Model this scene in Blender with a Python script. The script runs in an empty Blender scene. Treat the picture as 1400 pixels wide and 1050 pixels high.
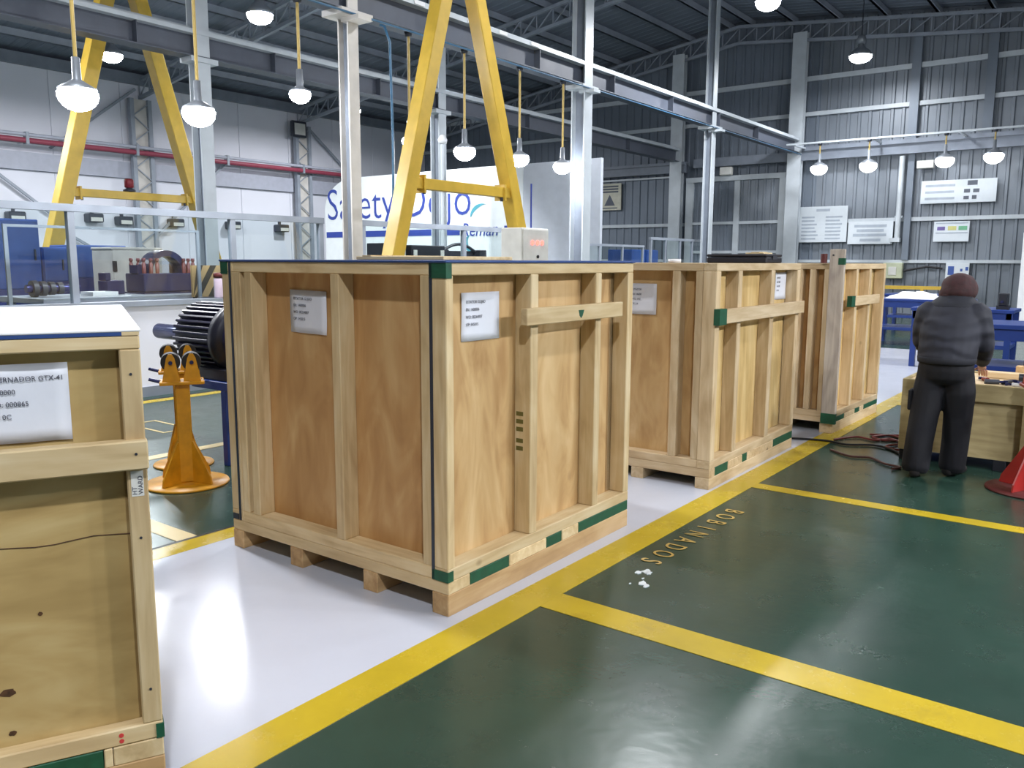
import bpy, bmesh, math, random
from mathutils import Vector, Matrix
random.seed(7)
S = bpy.context.scene
COL = S.collection
PI = math.pi
R = math.radians

# ------------------------------------------------------------------ camera
cd = bpy.data.cameras.new('camera')
cam = bpy.data.objects.new('camera', cd)
COL.objects.link(cam)
S.camera = cam
F_PX, PITCH, ROLL, YAW = 1136.0, 0.14671, 0.00396, 0.64758
cd.sensor_fit = 'HORIZONTAL'
cd.sensor_width = 36.0
cd.lens = F_PX / 1400.0 * 36.0
cd.clip_end = 200
fw = Vector((-math.sin(YAW)*math.cos(PITCH), math.cos(YAW)*math.cos(PITCH), -math.sin(PITCH)))
rt = Vector((math.cos(YAW), math.sin(YAW), 0))
up = rt.cross(fw)
r2 = math.cos(ROLL)*rt + math.sin(ROLL)*up
u2 = -math.sin(ROLL)*rt + math.cos(ROLL)*up
cam.matrix_world = Matrix(((r2.x, u2.x, -fw.x, 0), (r2.y, u2.y, -fw.y, 0), (r2.z, u2.z, -fw.z, 1.62), (0, 0, 0, 1)))

# ------------------------------------------------------------------ world, exposure
w = bpy.data.worlds.new('night')
S.world = w
w.use_nodes = True
w.node_tree.nodes['Background'].inputs[0].default_value = (0.010, 0.012, 0.018, 1)
w.node_tree.nodes['Background'].inputs[1].default_value = 1.0
S.view_settings.view_transform = 'Standard'
S.view_settings.look = 'None'
S.view_settings.gamma = 1
S.view_settings.use_curve_mapping = False
S.view_settings.exposure = 0.28
LAMP_COLOUR = (0.94, 0.96, 1.0)
HANG_GLOW = 95.0       # radiance of the hanging bulbs
BAY_POWER = 430.0      # bell lamps under the roof
GLOW = 40.0            # how bright a lit diffuser looks

# ------------------------------------------------------------------ materials
def s2l(c):
    return tuple(((v/255.0+0.055)/1.055)**2.4 if v/255.0 > 0.04045 else v/255.0/12.92 for v in c) + (1.0,)

MATS = {}
def new_mat(name):
    m = bpy.data.materials.new(name)
    m.use_nodes = True
    MATS[name] = m
    nt = m.node_tree
    return m, nt, nt.nodes['Principled BSDF']

def paint(name, rgb, rough=0.5, metal=0.0, var=0.06, scale=6.0, bump=0.0, spec=0.5, coat=0.0):
    m, nt, b = new_mat(name)
    N, L = nt.nodes, nt.links
    c = s2l(rgb)
    tc = N.new('ShaderNodeTexCoord')
    n = N.new('ShaderNodeTexNoise'); n.inputs['Scale'].default_value = scale; n.inputs['Detail'].default_value = 6
    L.new(tc.outputs['Object'], n.inputs['Vector'])
    r = N.new('ShaderNodeValToRGB')
    r.color_ramp.elements[0].position = 0.3; r.color_ramp.elements[1].position = 0.7
    r.color_ramp.elements[0].color = tuple(max(0, v*(1-var*2)) for v in c[:3]) + (1,)
    r.color_ramp.elements[1].color = tuple(min(1, v*(1+var)) for v in c[:3]) + (1,)
    L.new(n.outputs['Fac'], r.inputs['Fac']); L.new(r.outputs['Color'], b.inputs['Base Color'])
    mr = N.new('ShaderNodeMapRange')
    mr.inputs['To Min'].default_value = max(0.02, rough*0.8); mr.inputs['To Max'].default_value = min(1, rough*1.2)
    L.new(n.outputs['Fac'], mr.inputs['Value']); L.new(mr.outputs['Result'], b.inputs['Roughness'])
    b.inputs['Metallic'].default_value = metal
    b.inputs['Specular IOR Level'].default_value = spec
    b.inputs['Coat Weight'].default_value = coat
    if bump:
        bp = N.new('ShaderNodeBump'); bp.inputs['Strength'].default_value = bump; bp.inputs['Distance'].default_value = 0.01
        L.new(n.outputs['Fac'], bp.inputs['Height']); L.new(bp.outputs['Normal'], b.inputs['Normal'])
    return m

def emit(name, rgb, strength):
    m, nt, b = new_mat(name)
    b.inputs['Base Color'].default_value = s2l(rgb)
    b.inputs['Emission Color'].default_value = s2l(rgb)
    b.inputs['Emission Strength'].default_value = strength
    return m

def wood(name, axis, dark, mid, light, knots=0.035, stretch=14.0, fine=26.0, rough=0.65):
    """timber: grain runs along axis, every board gets its own offset and tone"""
    m, nt, b = new_mat(name)
    N, L = nt.nodes, nt.links
    tc = N.new('ShaderNodeTexCoord'); oi = N.new('ShaderNodeObjectInfo')
    add = N.new('ShaderNodeVectorMath'); add.operation = 'ADD'
    sc = N.new('ShaderNodeVectorMath'); sc.operation = 'SCALE'; sc.inputs[0].default_value = (37.0, 23.0, 51.0)
    L.new(oi.outputs['Random'], sc.inputs['Scale'])
    L.new(tc.outputs['Object'], add.inputs[0]); L.new(sc.outputs['Vector'], add.inputs[1])
    mp = N.new('ShaderNodeMapping')
    k = [1.0, 1.0, 1.0]; k['xyz'.index(axis)] = 1.0/stretch
    mp.inputs['Scale'].default_value = k
    L.new(add.outputs['Vector'], mp.inputs['Vector'])
    n1 = N.new('ShaderNodeTexNoise'); n1.inputs['Scale'].default_value = fine; n1.inputs['Detail'].default_value = 7; n1.inputs['Distortion'].default_value = 0.8
    n2 = N.new('ShaderNodeTexNoise'); n2.inputs['Scale'].default_value = 2.6 if stretch > 8 else 3.6; n2.inputs['Detail'].default_value = 3; n2.inputs['Distortion'].default_value = 1.6
    L.new(mp.outputs['Vector'], n1.inputs['Vector'])
    mp2 = N.new('ShaderNodeMapping'); k2 = [1.6, 1.6, 1.6]; k2['xyz'.index(axis)] = 0.55
    mp2.inputs['Scale'].default_value = k2
    L.new(add.outputs['Vector'], mp2.inputs['Vector']); L.new(mp2.outputs['Vector'], n2.inputs['Vector'])
    mx = N.new('ShaderNodeMix'); mx.data_type = 'FLOAT'; mx.inputs[0].default_value = 0.55
    L.new(n1.outputs['Fac'], mx.inputs[2]); L.new(n2.outputs['Fac'], mx.inputs[3])
    r = N.new('ShaderNodeValToRGB'); e = r.color_ramp.elements
    e[0].position = 0.30; e[0].color = s2l(dark); e[1].position = 0.68; e[1].color = s2l(light)
    md = e.new(0.50); md.color = s2l(mid)
    L.new(mx.outputs[0], r.inputs['Fac'])
    # knots
    vo = N.new('ShaderNodeTexVoronoi'); vo.inputs['Scale'].default_value = 2.1; vo.inputs['Randomness'].default_value = 1.0
    mp3 = N.new('ShaderNodeMapping'); k3 = [1.0, 1.0, 1.0]; k3['xyz'.index(axis)] = 0.7
    mp3.inputs['Scale'].default_value = k3
    L.new(add.outputs['Vector'], mp3.inputs['Vector']); L.new(mp3.outputs['Vector'], vo.inputs['Vector'])
    kr = N.new('ShaderNodeMapRange'); kr.inputs['From Min'].default_value = knots*0.4; kr.inputs['From Max'].default_value = knots*1.6
    kr.inputs['To Min'].default_value = 0.85; kr.inputs['To Max'].default_value = 0.0
    L.new(vo.outputs['Distance'], kr.inputs['Value'])
    km = N.new('ShaderNodeMix'); km.data_type = 'RGBA'; km.inputs[7].default_value = s2l((78, 48, 30))
    L.new(kr.outputs['Result'], km.inputs[0]); L.new(r.outputs['Color'], km.inputs[6])
    # tone of the single board
    hv = N.new('ShaderNodeHueSaturation')
    tv = N.new('ShaderNodeMapRange'); tv.inputs['To Min'].default_value = 0.86; tv.inputs['To Max'].default_value = 1.10
    L.new(oi.outputs['Random'], tv.inputs['Value']); L.new(tv.outputs['Result'], hv.inputs['Value'])
    L.new(km.outputs[2], hv.inputs['Color']); L.new(hv.outputs['Color'], b.inputs['Base Color'])
    b.inputs['Roughness'].default_value = rough
    b.inputs['Specular IOR Level'].default_value = 0.3
    bp = N.new('ShaderNodeBump'); bp.inputs['Strength'].default_value = 0.12; bp.inputs['Distance'].default_value = 0.004
    L.new(n1.outputs['Fac'], bp.inputs['Height']); L.new(bp.outputs['Normal'], b.inputs['Normal'])
    return m

def floor_paint(name, rgb, rough, var, stain=None, stain_amt=0.0, bump=0.03, lowscale=0.9):
    m, nt, b = new_mat(name)
    N, L = nt.nodes, nt.links
    c = s2l(rgb)
    tc = N.new('ShaderNodeTexCoord')
    n1 = N.new('ShaderNodeTexNoise'); n1.inputs['Scale'].default_value = lowscale; n1.inputs['Detail'].default_value = 8; n1.inputs['Roughness'].default_value = 0.65
    n2 = N.new('ShaderNodeTexNoise'); n2.inputs['Scale'].default_value = 14; n2.inputs['Detail'].default_value = 6
    n3 = N.new('ShaderNodeTexNoise'); n3.inputs['Scale'].default_value = 3.2; n3.inputs['Detail'].default_value = 9; n3.inputs['Roughness'].default_value = 0.75
    for n in (n1, n2, n3): L.new(tc.outputs['Object'], n.inputs['Vector'])
    r = N.new('ShaderNodeValToRGB')
    r.color_ramp.elements[0].position = 0.32; r.color_ramp.elements[1].position = 0.68
    r.color_ramp.elements[0].color = tuple(v*(1-var) for v in c[:3]) + (1,)
    r.color_ramp.elements[1].color = tuple(min(1, v*(1+var)) for v in c[:3]) + (1,)
    L.new(n1.outputs['Fac'], r.inputs['Fac'])
    out = r.outputs['Color']
    if stain:
        sr = N.new('ShaderNodeMapRange'); sr.inputs['From Min'].default_value = 0.56; sr.inputs['From Max'].default_value = 0.74
        sr.inputs['To Max'].default_value = stain_amt
        L.new(n3.outputs['Fac'], sr.inputs['Value'])
        mx = N.new('ShaderNodeMix'); mx.data_type = 'RGBA'; mx.inputs[7].default_value = s2l(stain)
        L.new(sr.outputs['Result'], mx.inputs[0]); L.new(out, mx.inputs[6]); out = mx.outputs[2]
    L.new(out, b.inputs['Base Color'])
    mr = N.new('ShaderNodeMapRange'); mr.inputs['To Min'].default_value = rough*0.6; mr.inputs['To Max'].default_value = rough*1.5
    L.new(n3.outputs['Fac'], mr.inputs['Value']); L.new(mr.outputs['Result'], b.inputs['Roughness'])
    bp = N.new('ShaderNodeBump'); bp.inputs['Strength'].default_value = bump; bp.inputs['Distance'].default_value = 0.02
    L.new(n2.outputs['Fac'], bp.inputs['Height']); L.new(bp.outputs['Normal'], b.inputs['Normal'])
    return m

def glass(name, tint, gloss=0.12):
    m, nt, b = new_mat(name)
    N, L = nt.nodes, nt.links
    N.remove(b)
    t = N.new('ShaderNodeBsdfTransparent'); t.inputs[0].default_value = tint + (1,)
    g = N.new('ShaderNodeBsdfGlossy'); g.inputs['Roughness'].default_value = 0.03
    mix = N.new('ShaderNodeMixShader'); mix.inputs[0].default_value = gloss
    L.new(t.outputs[0], mix.inputs[1]); L.new(g.outputs[0], mix.inputs[2])
    L.new(mix.outputs[0], N['Material Output'].inputs['Surface'])
    return m

PINE = ((182, 154, 112), (212, 188, 144), (228, 210, 172))
for ax in 'xyz':
    wood('pine_'+ax, ax, *PINE)
    wood('pale_pine_'+ax, ax, (178, 150, 112), (206, 182, 144), (226, 206, 172))
wood('plywood', 'z', (164, 122, 76), (188, 148, 98), (206, 172, 122), knots=0.035, stretch=7.0, fine=5.0)
wood('plywood_y', 'y', (178, 140, 84), (206, 172, 112), (224, 194, 138), knots=0.035, stretch=6.0, fine=7.0)
wood('plywood_olive', 'y', (164, 136, 84), (192, 164, 108), (208, 184, 130), knots=0.05, stretch=5.0, fine=6.0)
wood('plywood_pale', 'z', (172, 132, 84), (206, 170, 118), (224, 194, 144), knots=0.06, stretch=6.0, fine=5.0)
wood('plywood_yellow', 'z', (176, 144, 88), (208, 178, 120), (224, 200, 148), knots=0.03, stretch=10.0, fine=12.0)
wood('rough_plank', 'z', (158, 146, 136), (194, 182, 168), (216, 206, 190), knots=0.05)
wood('skid_wood_y', 'y', (164, 130, 90), (194, 160, 114), (214, 184, 140))
wood('grubby_wood_x', 'x', (146, 130, 92), (172, 156, 114), (190, 174, 132))
paint('white_sheet', (244, 244, 246), 0.35, var=0.02)
paint('blue_sheet', (46, 74, 132), 0.5)
paint('green_mark', (22, 84, 58), 0.6, var=0.15, scale=20)
paint('paper', (226, 230, 240), 0.5, var=0.02, bump=0.15, scale=9)
paint('ink', (58, 60, 78), 0.7)
paint('red_ink', (206, 62, 62), 0.7)
paint('knot_dark', (84, 56, 34), 0.7, var=0.3, scale=60)
paint('strap', (40, 50, 66), 0.4)
paint('tag_white', (220, 220, 214), 0.6)
floor_paint('green_floor', (40, 64, 54), 0.24, 0.20, (28, 44, 40), 0.55, bump=0.05)
floor_paint('white_floor', (194, 198, 210), 0.17, 0.04, (196, 200, 212), 0.25, bump=0.03)
floor_paint('yellow_paint', (190, 164, 38), 0.25, 0.10, (140, 116, 34), 0.6, bump=0.015, lowscale=2.5)
floor_paint('cream_paint', (206, 184, 128), 0.3, 0.12, (150, 128, 90), 0.4)
floor_paint('stencil_paint', (186, 154, 84), 0.4, 0.2, (70, 84, 60), 0.8, lowscale=6)
paint('black_paint', (24, 24, 26), 0.4)
paint('white_drip', (220, 228, 232), 0.4)
paint('sheet_grey', (124, 132, 141), 0.42, metal=0.15, var=0.06, scale=1.2)
paint('sheet_dark', (116, 126, 138), 0.45, metal=0.15, var=0.06, scale=1.2)
paint('roof_grey', (122, 130, 144), 0.5, var=0.08, scale=1.0)
paint('steel_white', (198, 206, 212), 0.38, var=0.05, scale=3)
paint('steel_cream', (206, 202, 196), 0.4, var=0.06, scale=4)
paint('steel_grey', (150, 158, 170), 0.42, var=0.08, scale=3)
paint('beam_grey', (126, 134, 146), 0.45, var=0.08, scale=3)
paint('beam_shaded', (84, 90, 102), 0.5, var=0.08, scale=3)  # runway beam web and underside: their shade is put into this colour
paint('purlin_grey', (168, 176, 188), 0.45, var=0.06, scale=3)
paint('stamp_ink', (104, 98, 48), 0.7)
paint('wall_white', (226, 228, 238), 0.5, var=0.02, scale=0.8)
paint('wall_band', (176, 180, 194), 0.5, var=0.04)
paint('dojo_white', (224, 230, 232), 0.5, var=0.02)
paint('dojo_grey', (186, 192, 202), 0.5, var=0.03)
paint('print_blue', (44, 66, 152), 0.5)
paint('print_teal', (70, 150, 166), 0.5)
paint('pipe_red', (148, 66, 84), 0.45)
paint('gantry_yellow', (212, 176, 66), 0.36, var=0.06)
paint('stand_yellow', (214, 152, 30), 0.38, var=0.12, scale=10)
paint('rod_yellow', (188, 162, 92), 0.45)
paint('motor_blue', (34, 32, 62), 0.32, var=0.15)
paint('motor_dark', (30, 30, 42), 0.38, var=0.12)
paint('shaft_steel', (60, 66, 116), 0.22, metal=0.6)
paint('bench_blue', (30, 56, 124), 0.35)
paint('cabinet_blue', (44, 80, 150), 0.4, var=0.06)
paint('cabinet_blue_dark', (44, 56, 116), 0.45)
paint('box_beige', (178, 176, 172), 0.6)
paint('case_black', (34, 36, 44), 0.45)
paint('housing_dark', (38, 40, 74), 0.4)
paint('stud_red', (104, 50, 54), 0.4)
paint('control_grey', (214, 214, 208), 0.4)
paint('lamp_shell', (150, 156, 164), 0.35, metal=0.5)
paint('dark_metal', (62, 66, 76), 0.4, metal=0.3)
paint('stripe_black', (70, 62, 52), 0.5)
paint('stripe_tan', (188, 158, 112), 0.5)
paint('hose_blue', (52, 96, 128), 0.4)
paint('rubber', (26, 26, 30), 0.6)
paint('cable_red', (120, 42, 40), 0.5)
paint('jacket', (38, 40, 51), 0.75, var=0.18, scale=5, bump=0.35)
paint('jacket_dark', (28, 30, 39), 0.8, var=0.1, bump=0.3)
paint('trousers', (15, 16, 25), 0.8, var=0.14, scale=5, bump=0.35)
paint('shoe', (36, 32, 32), 0.6)
paint('skin', (188, 140, 116), 0.55)
paint('hat', (62, 36, 38), 0.85, var=0.2, scale=30, bump=0.4)
paint('red_steel', (166, 42, 38), 0.4, var=0.12)
paint('dark_red', (98, 42, 40), 0.5, var=0.15)
paint('tool_teal', (28, 84, 84), 0.4)
paint('rust', (84, 48, 40), 0.6, var=0.2, scale=12)
paint('white_plastic', (236, 238, 240), 0.35, var=0.03)
paint('sign_white', (214, 222, 228), 0.45, var=0.02)
paint('sign_ink', (172, 182, 194), 0.6)
paint('sign_dark', (92, 98, 110), 0.6)
paint('sign_yellow', (206, 204, 130), 0.6)
paint('sign_green', (112, 176, 138), 0.6)
paint('sign_purple', (110, 96, 156), 0.6)
paint('sign_blue', (60, 90, 160), 0.6)
paint('cream_sign', (206, 204, 186), 0.5)
paint('elec_box', (190, 196, 168), 0.5)
paint('bottle_pink', (198, 180, 194), 0.4)
paint('bottle_red', (136, 40, 50), 0.4)
emit('lamp_glow', (248, 250, 255), HANG_GLOW)
emit('lamp_glow_far', (250, 251, 255), HANG_GLOW*0.14)
emit('lamp_glow_aisle', (250, 251, 255), HANG_GLOW*3.1)
emit('bay_glow', (248, 250, 255), GLOW*0.6)
emit('led_red', (255, 70, 60), 6.0)
glass('clear_glass', (0.92, 0.96, 0.96), 0.05)
glass('dome_glass', (0.86, 0.90, 0.96), 0.22)
M = MATS

nt = M['jacket'].node_tree
wv = nt.nodes.new('ShaderNodeTexWave'); wv.bands_direction = 'Z'; wv.inputs['Scale'].default_value = 3.0; wv.inputs['Distortion'].default_value = 7.0; wv.inputs['Detail'].default_value = 2.0
tcj = nt.nodes.new('ShaderNodeTexCoord'); nt.links.new(tcj.outputs['Object'], wv.inputs['Vector'])
bj = nt.nodes.new('ShaderNodeBump'); bj.inputs['Strength'].default_value = 0.4; bj.inputs['Distance'].default_value = 0.02
nt.links.new(wv.outputs['Fac'], bj.inputs['Height']); nt.links.new(bj.outputs['Normal'], nt.nodes['Principled BSDF'].inputs['Normal'])
# ------------------------------------------------------------------ mesh helpers
class MB:
    def __init__(s):
        s.v = []; s.f = []; s.m = []; s.mats = []; s.cur = 0; s.smooth = []
    def mat(s, name):
        if name not in s.mats: s.mats.append(name)
        s.cur = s.mats.index(name); return s
    def add(s, vs, fs, smooth=False):
        o = len(s.v)
        s.v += [tuple(v) for v in vs]
        for f in fs:
            s.f.append(tuple(i+o for i in f)); s.m.append(s.cur); s.smooth.append(smooth)
        return s
    def box(s, x0, x1, y0, y1, z0, z1, ch=0.0, mx=None):
        if x0 > x1: x0, x1 = x1, x0
        if y0 > y1: y0, y1 = y1, y0
        if z0 > z1: z0, z1 = z1, z0
        if ch <= 0:
            vs = [(x, y, z) for x in (x0, x1) for y in (y0, y1) for z in (z0, z1)]
            fs = [(0, 1, 3, 2), (4, 6, 7, 5), (0, 4, 5, 1), (2, 3, 7, 6), (0, 2, 6, 4), (1, 5, 7, 3)]
        else:
            bm = bmesh.new()
            bmesh.ops.create_cube(bm, size=1.0)
            for v in bm.verts:
                v.co = Vector(((x0+x1)/2+v.co.x*(x1-x0), (y0+y1)/2+v.co.y*(y1-y0), (z0+z1)/2+v.co.z*(z1-z0)))
            c = min(ch, 0.3*min(x1-x0, y1-y0, z1-z0))
            bmesh.ops.bevel(bm, geom=bm.edges[:], offset=c, segments=1, affect='EDGES', profile=0.5)
            bm.verts.index_update()
            vs = [v.co.copy() for v in bm.verts]; fs = [[v.index for v in f.verts] for f in bm.faces]
            bm.free()
        if mx is not None: vs = [mx @ Vector(v) for v in vs]
        return s.add(vs, fs)
    def bar(s, p, q, wid, hei, ch=0.0, upv=(0, 0, 1)):
        """rectangular bar from p to q; wid across, hei along upv"""
        p = Vector(p); q = Vector(q); d = (q-p); ln = d.length; d.normalize()
        u = Vector(upv)
        if abs(d.dot(u)) > 0.98: u = Vector((0, 1, 0))
        a = d.cross(u).normalized(); u = a.cross(d).normalized()
        mx = Matrix(((a.x, d.x, u.x, p.x), (a.y, d.y, u.y, p.y), (a.z, d.z, u.z, p.z), (0, 0, 0, 1)))
        return s.box(-wid/2, wid/2, 0, ln, -hei/2, hei/2, ch, mx)
    def cyl(s, p, q, r0, r1=None, n=16, caps=True):
        r1 = r0 if r1 is None else r1
        p = Vector(p); q = Vector(q); d = (q-p).normalized()
        u = Vector((0, 0, 1)) if abs(d.z) < 0.9 else Vector((1, 0, 0))
        a = d.cross(u).normalized(); b = d.cross(a)
        vs = []
        for c, r in ((p, r0), (q, r1)):
            for i in range(n):
                t = 2*PI*i/n
                vs.append(c + a*math.cos(t)*r + b*math.sin(t)*r)
        s.add(vs, [(i, n+i, n+(i+1) % n, (i+1) % n) for i in range(n)], True)
        if caps:
            s.add(vs[:n], [tuple(range(n))]); s.add(vs[n:], [tuple(reversed(range(n)))])
        return s
    def lathe(s, prof, c=(0, 0, 0), axis='z', n=24):
        vs = []
        for (r, h) in prof:
            for i in range(n):
                t = 2*PI*i/n; x, y = r*math.cos(t), r*math.sin(t)
                vs.append(Vector(c)+(Vector((x, y, h)) if axis == 'z' else Vector((h, x, y)) if axis == 'x' else Vector((x, h, y))))
        fs = []
        for k in range(len(prof)-1):
            for i in range(n):
                fs.append((k*n+i, k*n+(i+1) % n, (k+1)*n+(i+1) % n, (k+1)*n+i))
        s.add(vs, fs, True)
        return s
    def tube(s, pts, r, n=8):
        pts = [Vector(p) for p in pts]
        vs = []; pa = None
        for i, p in enumerate(pts):
            d = (pts[min(i+1, len(pts)-1)]-pts[max(i-1, 0)]).normalized()
            u = Vector((0, 0, 1)) if abs(d.z) < 0.95 else Vector((1, 0, 0))
            a = d.cross(u).normalized()
            if pa is not None and a.dot(pa) < 0: a = -a
            pa = a; b = d.cross(a)
            for k in range(n):
                t = 2*PI*k/n; vs.append(p+a*math.cos(t)*r+b*math.sin(t)*r)
        fs = []
        for i in range(len(pts)-1):
            for k in range(n):
                fs.append((i*n+k, i*n+(k+1) % n, (i+1)*n+(k+1) % n, (i+1)*n+k))
        s.add(vs, fs, True)
        s.add(vs[:n], [tuple(range(n))]); s.add(vs[-n:], [tuple(range(n))])
        return s
    def prism(s, poly, d0, d1, plane='xz'):
        """polygon extruded: plane 'xz' -> along y, 'yz' -> along x, 'xy' -> along z"""
        def P(a, b, d): return (a, d, b) if plane == 'xz' else (d, a, b) if plane == 'yz' else (a, b, d)
        n = len(poly)
        vs = [P(a, b, d0) for a, b in poly] + [P(a, b, d1) for a, b in poly]
        return s.add(vs, [tuple(range(n)), tuple(range(2*n-1, n-1, -1))] + [(i, (i+1) % n, n+(i+1) % n, n+i) for i in range(n)])
    def build(s, name, mat=None, parent=None):
        me = bpy.data.meshes.new(name)
        me.from_pydata(s.v, [], s.f)
        for mm in (s.mats or [mat]): me.materials.append(M[mm])
        if s.mats: me.polygons.foreach_set('material_index', s.m)
        me.polygons.foreach_set('use_smooth', s.smooth)
        bm = bmesh.new(); bm.from_mesh(me); bmesh.ops.recalc_face_normals(bm, faces=bm.faces[:]); bm.to_mesh(me); bm.free()
        o = bpy.data.objects.new(name, me)
        COL.objects.link(o)
        if parent is not None: o.parent = parent
        return o

def tag(o, label=None, cat=None, group=None, kind=None):
    if label: o['label'] = label
    if cat: o['category'] = cat
    if group: o['group'] = group
    if kind: o['kind'] = kind
    return o

def thing(name, label, cat, loc=(0, 0, 0), rz=0.0, group=None):
    o = bpy.data.objects.new(name, None)
    o.empty_display_size = 0.1
    COL.objects.link(o)
    o.location = loc; o.rotation_euler = (0, 0, rz)
    return tag(o, label, cat, group)

def struct(name, mb, mat=None, label=None):
    o = mb.build(name, mat)
    o['kind'] = 'structure'
    if label: o['label'] = label
    return o

def bx(name, mat, parent, x0, x1, y0, y1, z0, z1, ch=0.0):
    return MB().box(x0, x1, y0, y1, z0, z1, ch).build(name, mat, parent)

def text(name, body, size, mat, parent, mx, extrude=0.0006, align='LEFT', sx=1.0, shear=0.0, offset=0.0):
    cu = bpy.data.curves.new(name, 'FONT')
    cu.body = body; cu.size = size; cu.extrude = extrude; cu.align_x = align; cu.align_y = 'CENTER'; cu.shear = shear; cu.offset = offset
    cu.resolution_u = 3
    tmp = bpy.data.objects.new(name+'_curve', cu)
    COL.objects.link(tmp)
    dg = bpy.context.evaluated_depsgraph_get()
    me = bpy.data.meshes.new_from_object(tmp.evaluated_get(dg))
    bpy.data.objects.remove(tmp); bpy.data.curves.remove(cu)
    me.transform(mx @ Matrix.Diagonal((sx, 1, 1, 1)))
    me.materials.clear(); me.materials.append(M[mat])
    me.name = name
    o = bpy.data.objects.new(name, me)
    COL.objects.link(o)
    if parent is not None: o.parent = parent
    return o

def frame(origin, xdir, ydir):
    x = Vector(xdir).normalized(); y = Vector(ydir).normalized(); z = x.cross(y); o = Vector(origin)
    return Matrix(((x.x, y.x, z.x, o.x), (x.y, y.y, z.y, o.y), (x.z, y.z, z.z, o.z), (0, 0, 0, 1)))

# ------------------------------------------------------------------ hall dimensions
XL, XR, YB, YF = -25.0, 7.0, -7.0, 26.8
RX, RZ = -11.0, 9.2                       # ridge
def roof(x): return RZ-0.145*(RX-x) if x < RX else RZ-0.10*(x-RX)
X1, X2 = -9.0, -13.0                      # the two column rows
YC = [1.95, 8.15, 14.1, 20.05]

# ---- floor and its paint
fl = MB().box(XL-0.3, XR+0.3, YB-0.3, YF+0.3, -0.3, 0.0)
floor = struct('floor', fl, 'green_floor', 'glossy dark green painted workshop floor')
E0 = 0.0025
def line(name, mat, x0, x1, y0, y1, z=E0, label=None):
    o = bx(name, mat, floor, x0, x1, y0, y1, -0.002, z)
    if label: o['label'] = label
    return o
line('white_lane', 'white_floor', -4.17, -2.32, YB, 17.0, 0.002, 'glossy white painted storage lane under the crates')
line('yellow_line', 'yellow_paint', -2.335, -2.15, YB, 17.0, 0.003, 'wide yellow line along the aisle')
line('yellow_line', 'yellow_paint', -4.32, -4.16, YB, 17.0, 0.003, 'yellow line on the far side of the white lane')
line('black_line', 'black_paint', -4.35, -4.32, YB, 17.0)
line('yellow_line', 'yellow_paint', -2.15, XR, 3.07, 3.26, label='yellow cross line nearest the camera')
line('yellow_line', 'yellow_paint', -2.15, XR, 5.735, 5.865, label='yellow cross line by the worker')
line('yellow_line', 'yellow_paint', -2.15, XR, 10.2, 10.33)
line('cream_line', 'cream_paint', -9.2, -4.35, 2.53, 2.66)
line('cream_line', 'cream_paint', -6.48, -6.36, 2.66, 12.0)
line('yellow_line', 'yellow_paint', -9.12, -8.96, YB, 17.0)
line('black_line', 'black_paint', -9.19, -9.12, YB, 17.0)
for (a, b, c, d) in ((-7.9, -7.3, 4.15, 4.18), (-7.9, -7.3, 4.42, 4.45), (-7.93, -7.9, 4.15, 4.45), (-7.3, -7.27, 4.15, 4.45)):
    line('cream_line', 'cream_paint', a, b, c, d)
for i, ch in enumerate('BOBINADOS'):
    yc = 5.08-i*(5.08-3.93)/8
    text('stencil_letter', ch, 0.175, 'stencil_paint', floor, frame((-2.02, yc, 0.0035), (0, -1, 0), (1, 0, 0)), 0.0008, 'CENTER', 0.72)
random.seed(3)
for (x, y, r) in ((-1.965, 3.78, .030), (-1.99, 3.74, .022), (-1.94, 3.765, .02), (-1.90, 3.62, .03), (-1.87, 3.60, .018), (-1.93, 3.68, .008), (-1.95, 3.58, .007)):
    pts = []
    for k in range(12):
        t = 2*PI*k/12; rr = r*random.uniform(.55, 1.1)
        pts.append((x+rr*math.cos(t)*0.8, y+rr*math.sin(t)*1.2))
    MB().prism(pts, 0.0, 0.0035, 'xy').build('paint_drip', 'white_drip', floor)

# ---- roof: corrugated ceiling, purlins, trusses
def corrugated(p0, p1, up0, up1, nrib, depth, nrm):
    """sheet between p0..p1 (bottom edge) and up0..up1 (top edge) with trapezoid ribs"""
    mb = MB(); P0, P1, U0, U1, n = Vector(p0), Vector(p1), Vector(up0), Vector(up1), Vector(nrm)
    prof = []
    for i in range(nrib):
        for (t, h) in ((0.0, 0), (0.62, 0), (0.70, 1), (0.92, 1)):
            prof.append(((i+t)/nrib, h))
    prof.append((1.0, 0))
    vs = []
    for t, h in prof:
        vs.append(P0.lerp(P1, t)+n*depth*h); vs.append(U0.lerp(U1, t)+n*depth*h)
    k = len(prof)
    mb.add(vs, [(2*i, 2*i+2, 2*i+3, 2*i+1) for i in range(k-1)])
    return mb
cl = MB()
for (xa, xb) in ((XL-0.2, RX), (RX, XR+0.2)):
    cl.prism([(xa, roof(xa)+.08), (xb, roof(xb)+.08), (xb, roof(xb)+.14), (xa, roof(xa)+.14)], YB-0.2, YF+0.2, 'xz')
ceiling = struct('ceiling', cl, 'roof_grey', 'dim grey metal roof with purlins and trusses')
nsh = 12
for (xa, xb) in ((XL, RX), (RX, XR)):
    for i in range(nsh):
        ya = YB+(YF-YB)*i/nsh; yb = YB+(YF-YB)*(i+1)/nsh
        corrugated((xa, ya, roof(xa)+.07), (xa, yb, roof(xa)+.07), (xb, ya, roof(xb)+.07), (xb, yb, roof(xb)+.07), 9, 0.014, (0, 0, -1)).build('roof_sheet', 'roof_grey', ceiling)
xs = [RX-0.35-i*1.35 for i in range(10)] + [RX+0.35+i*1.35 for i in range(13)]
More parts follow.
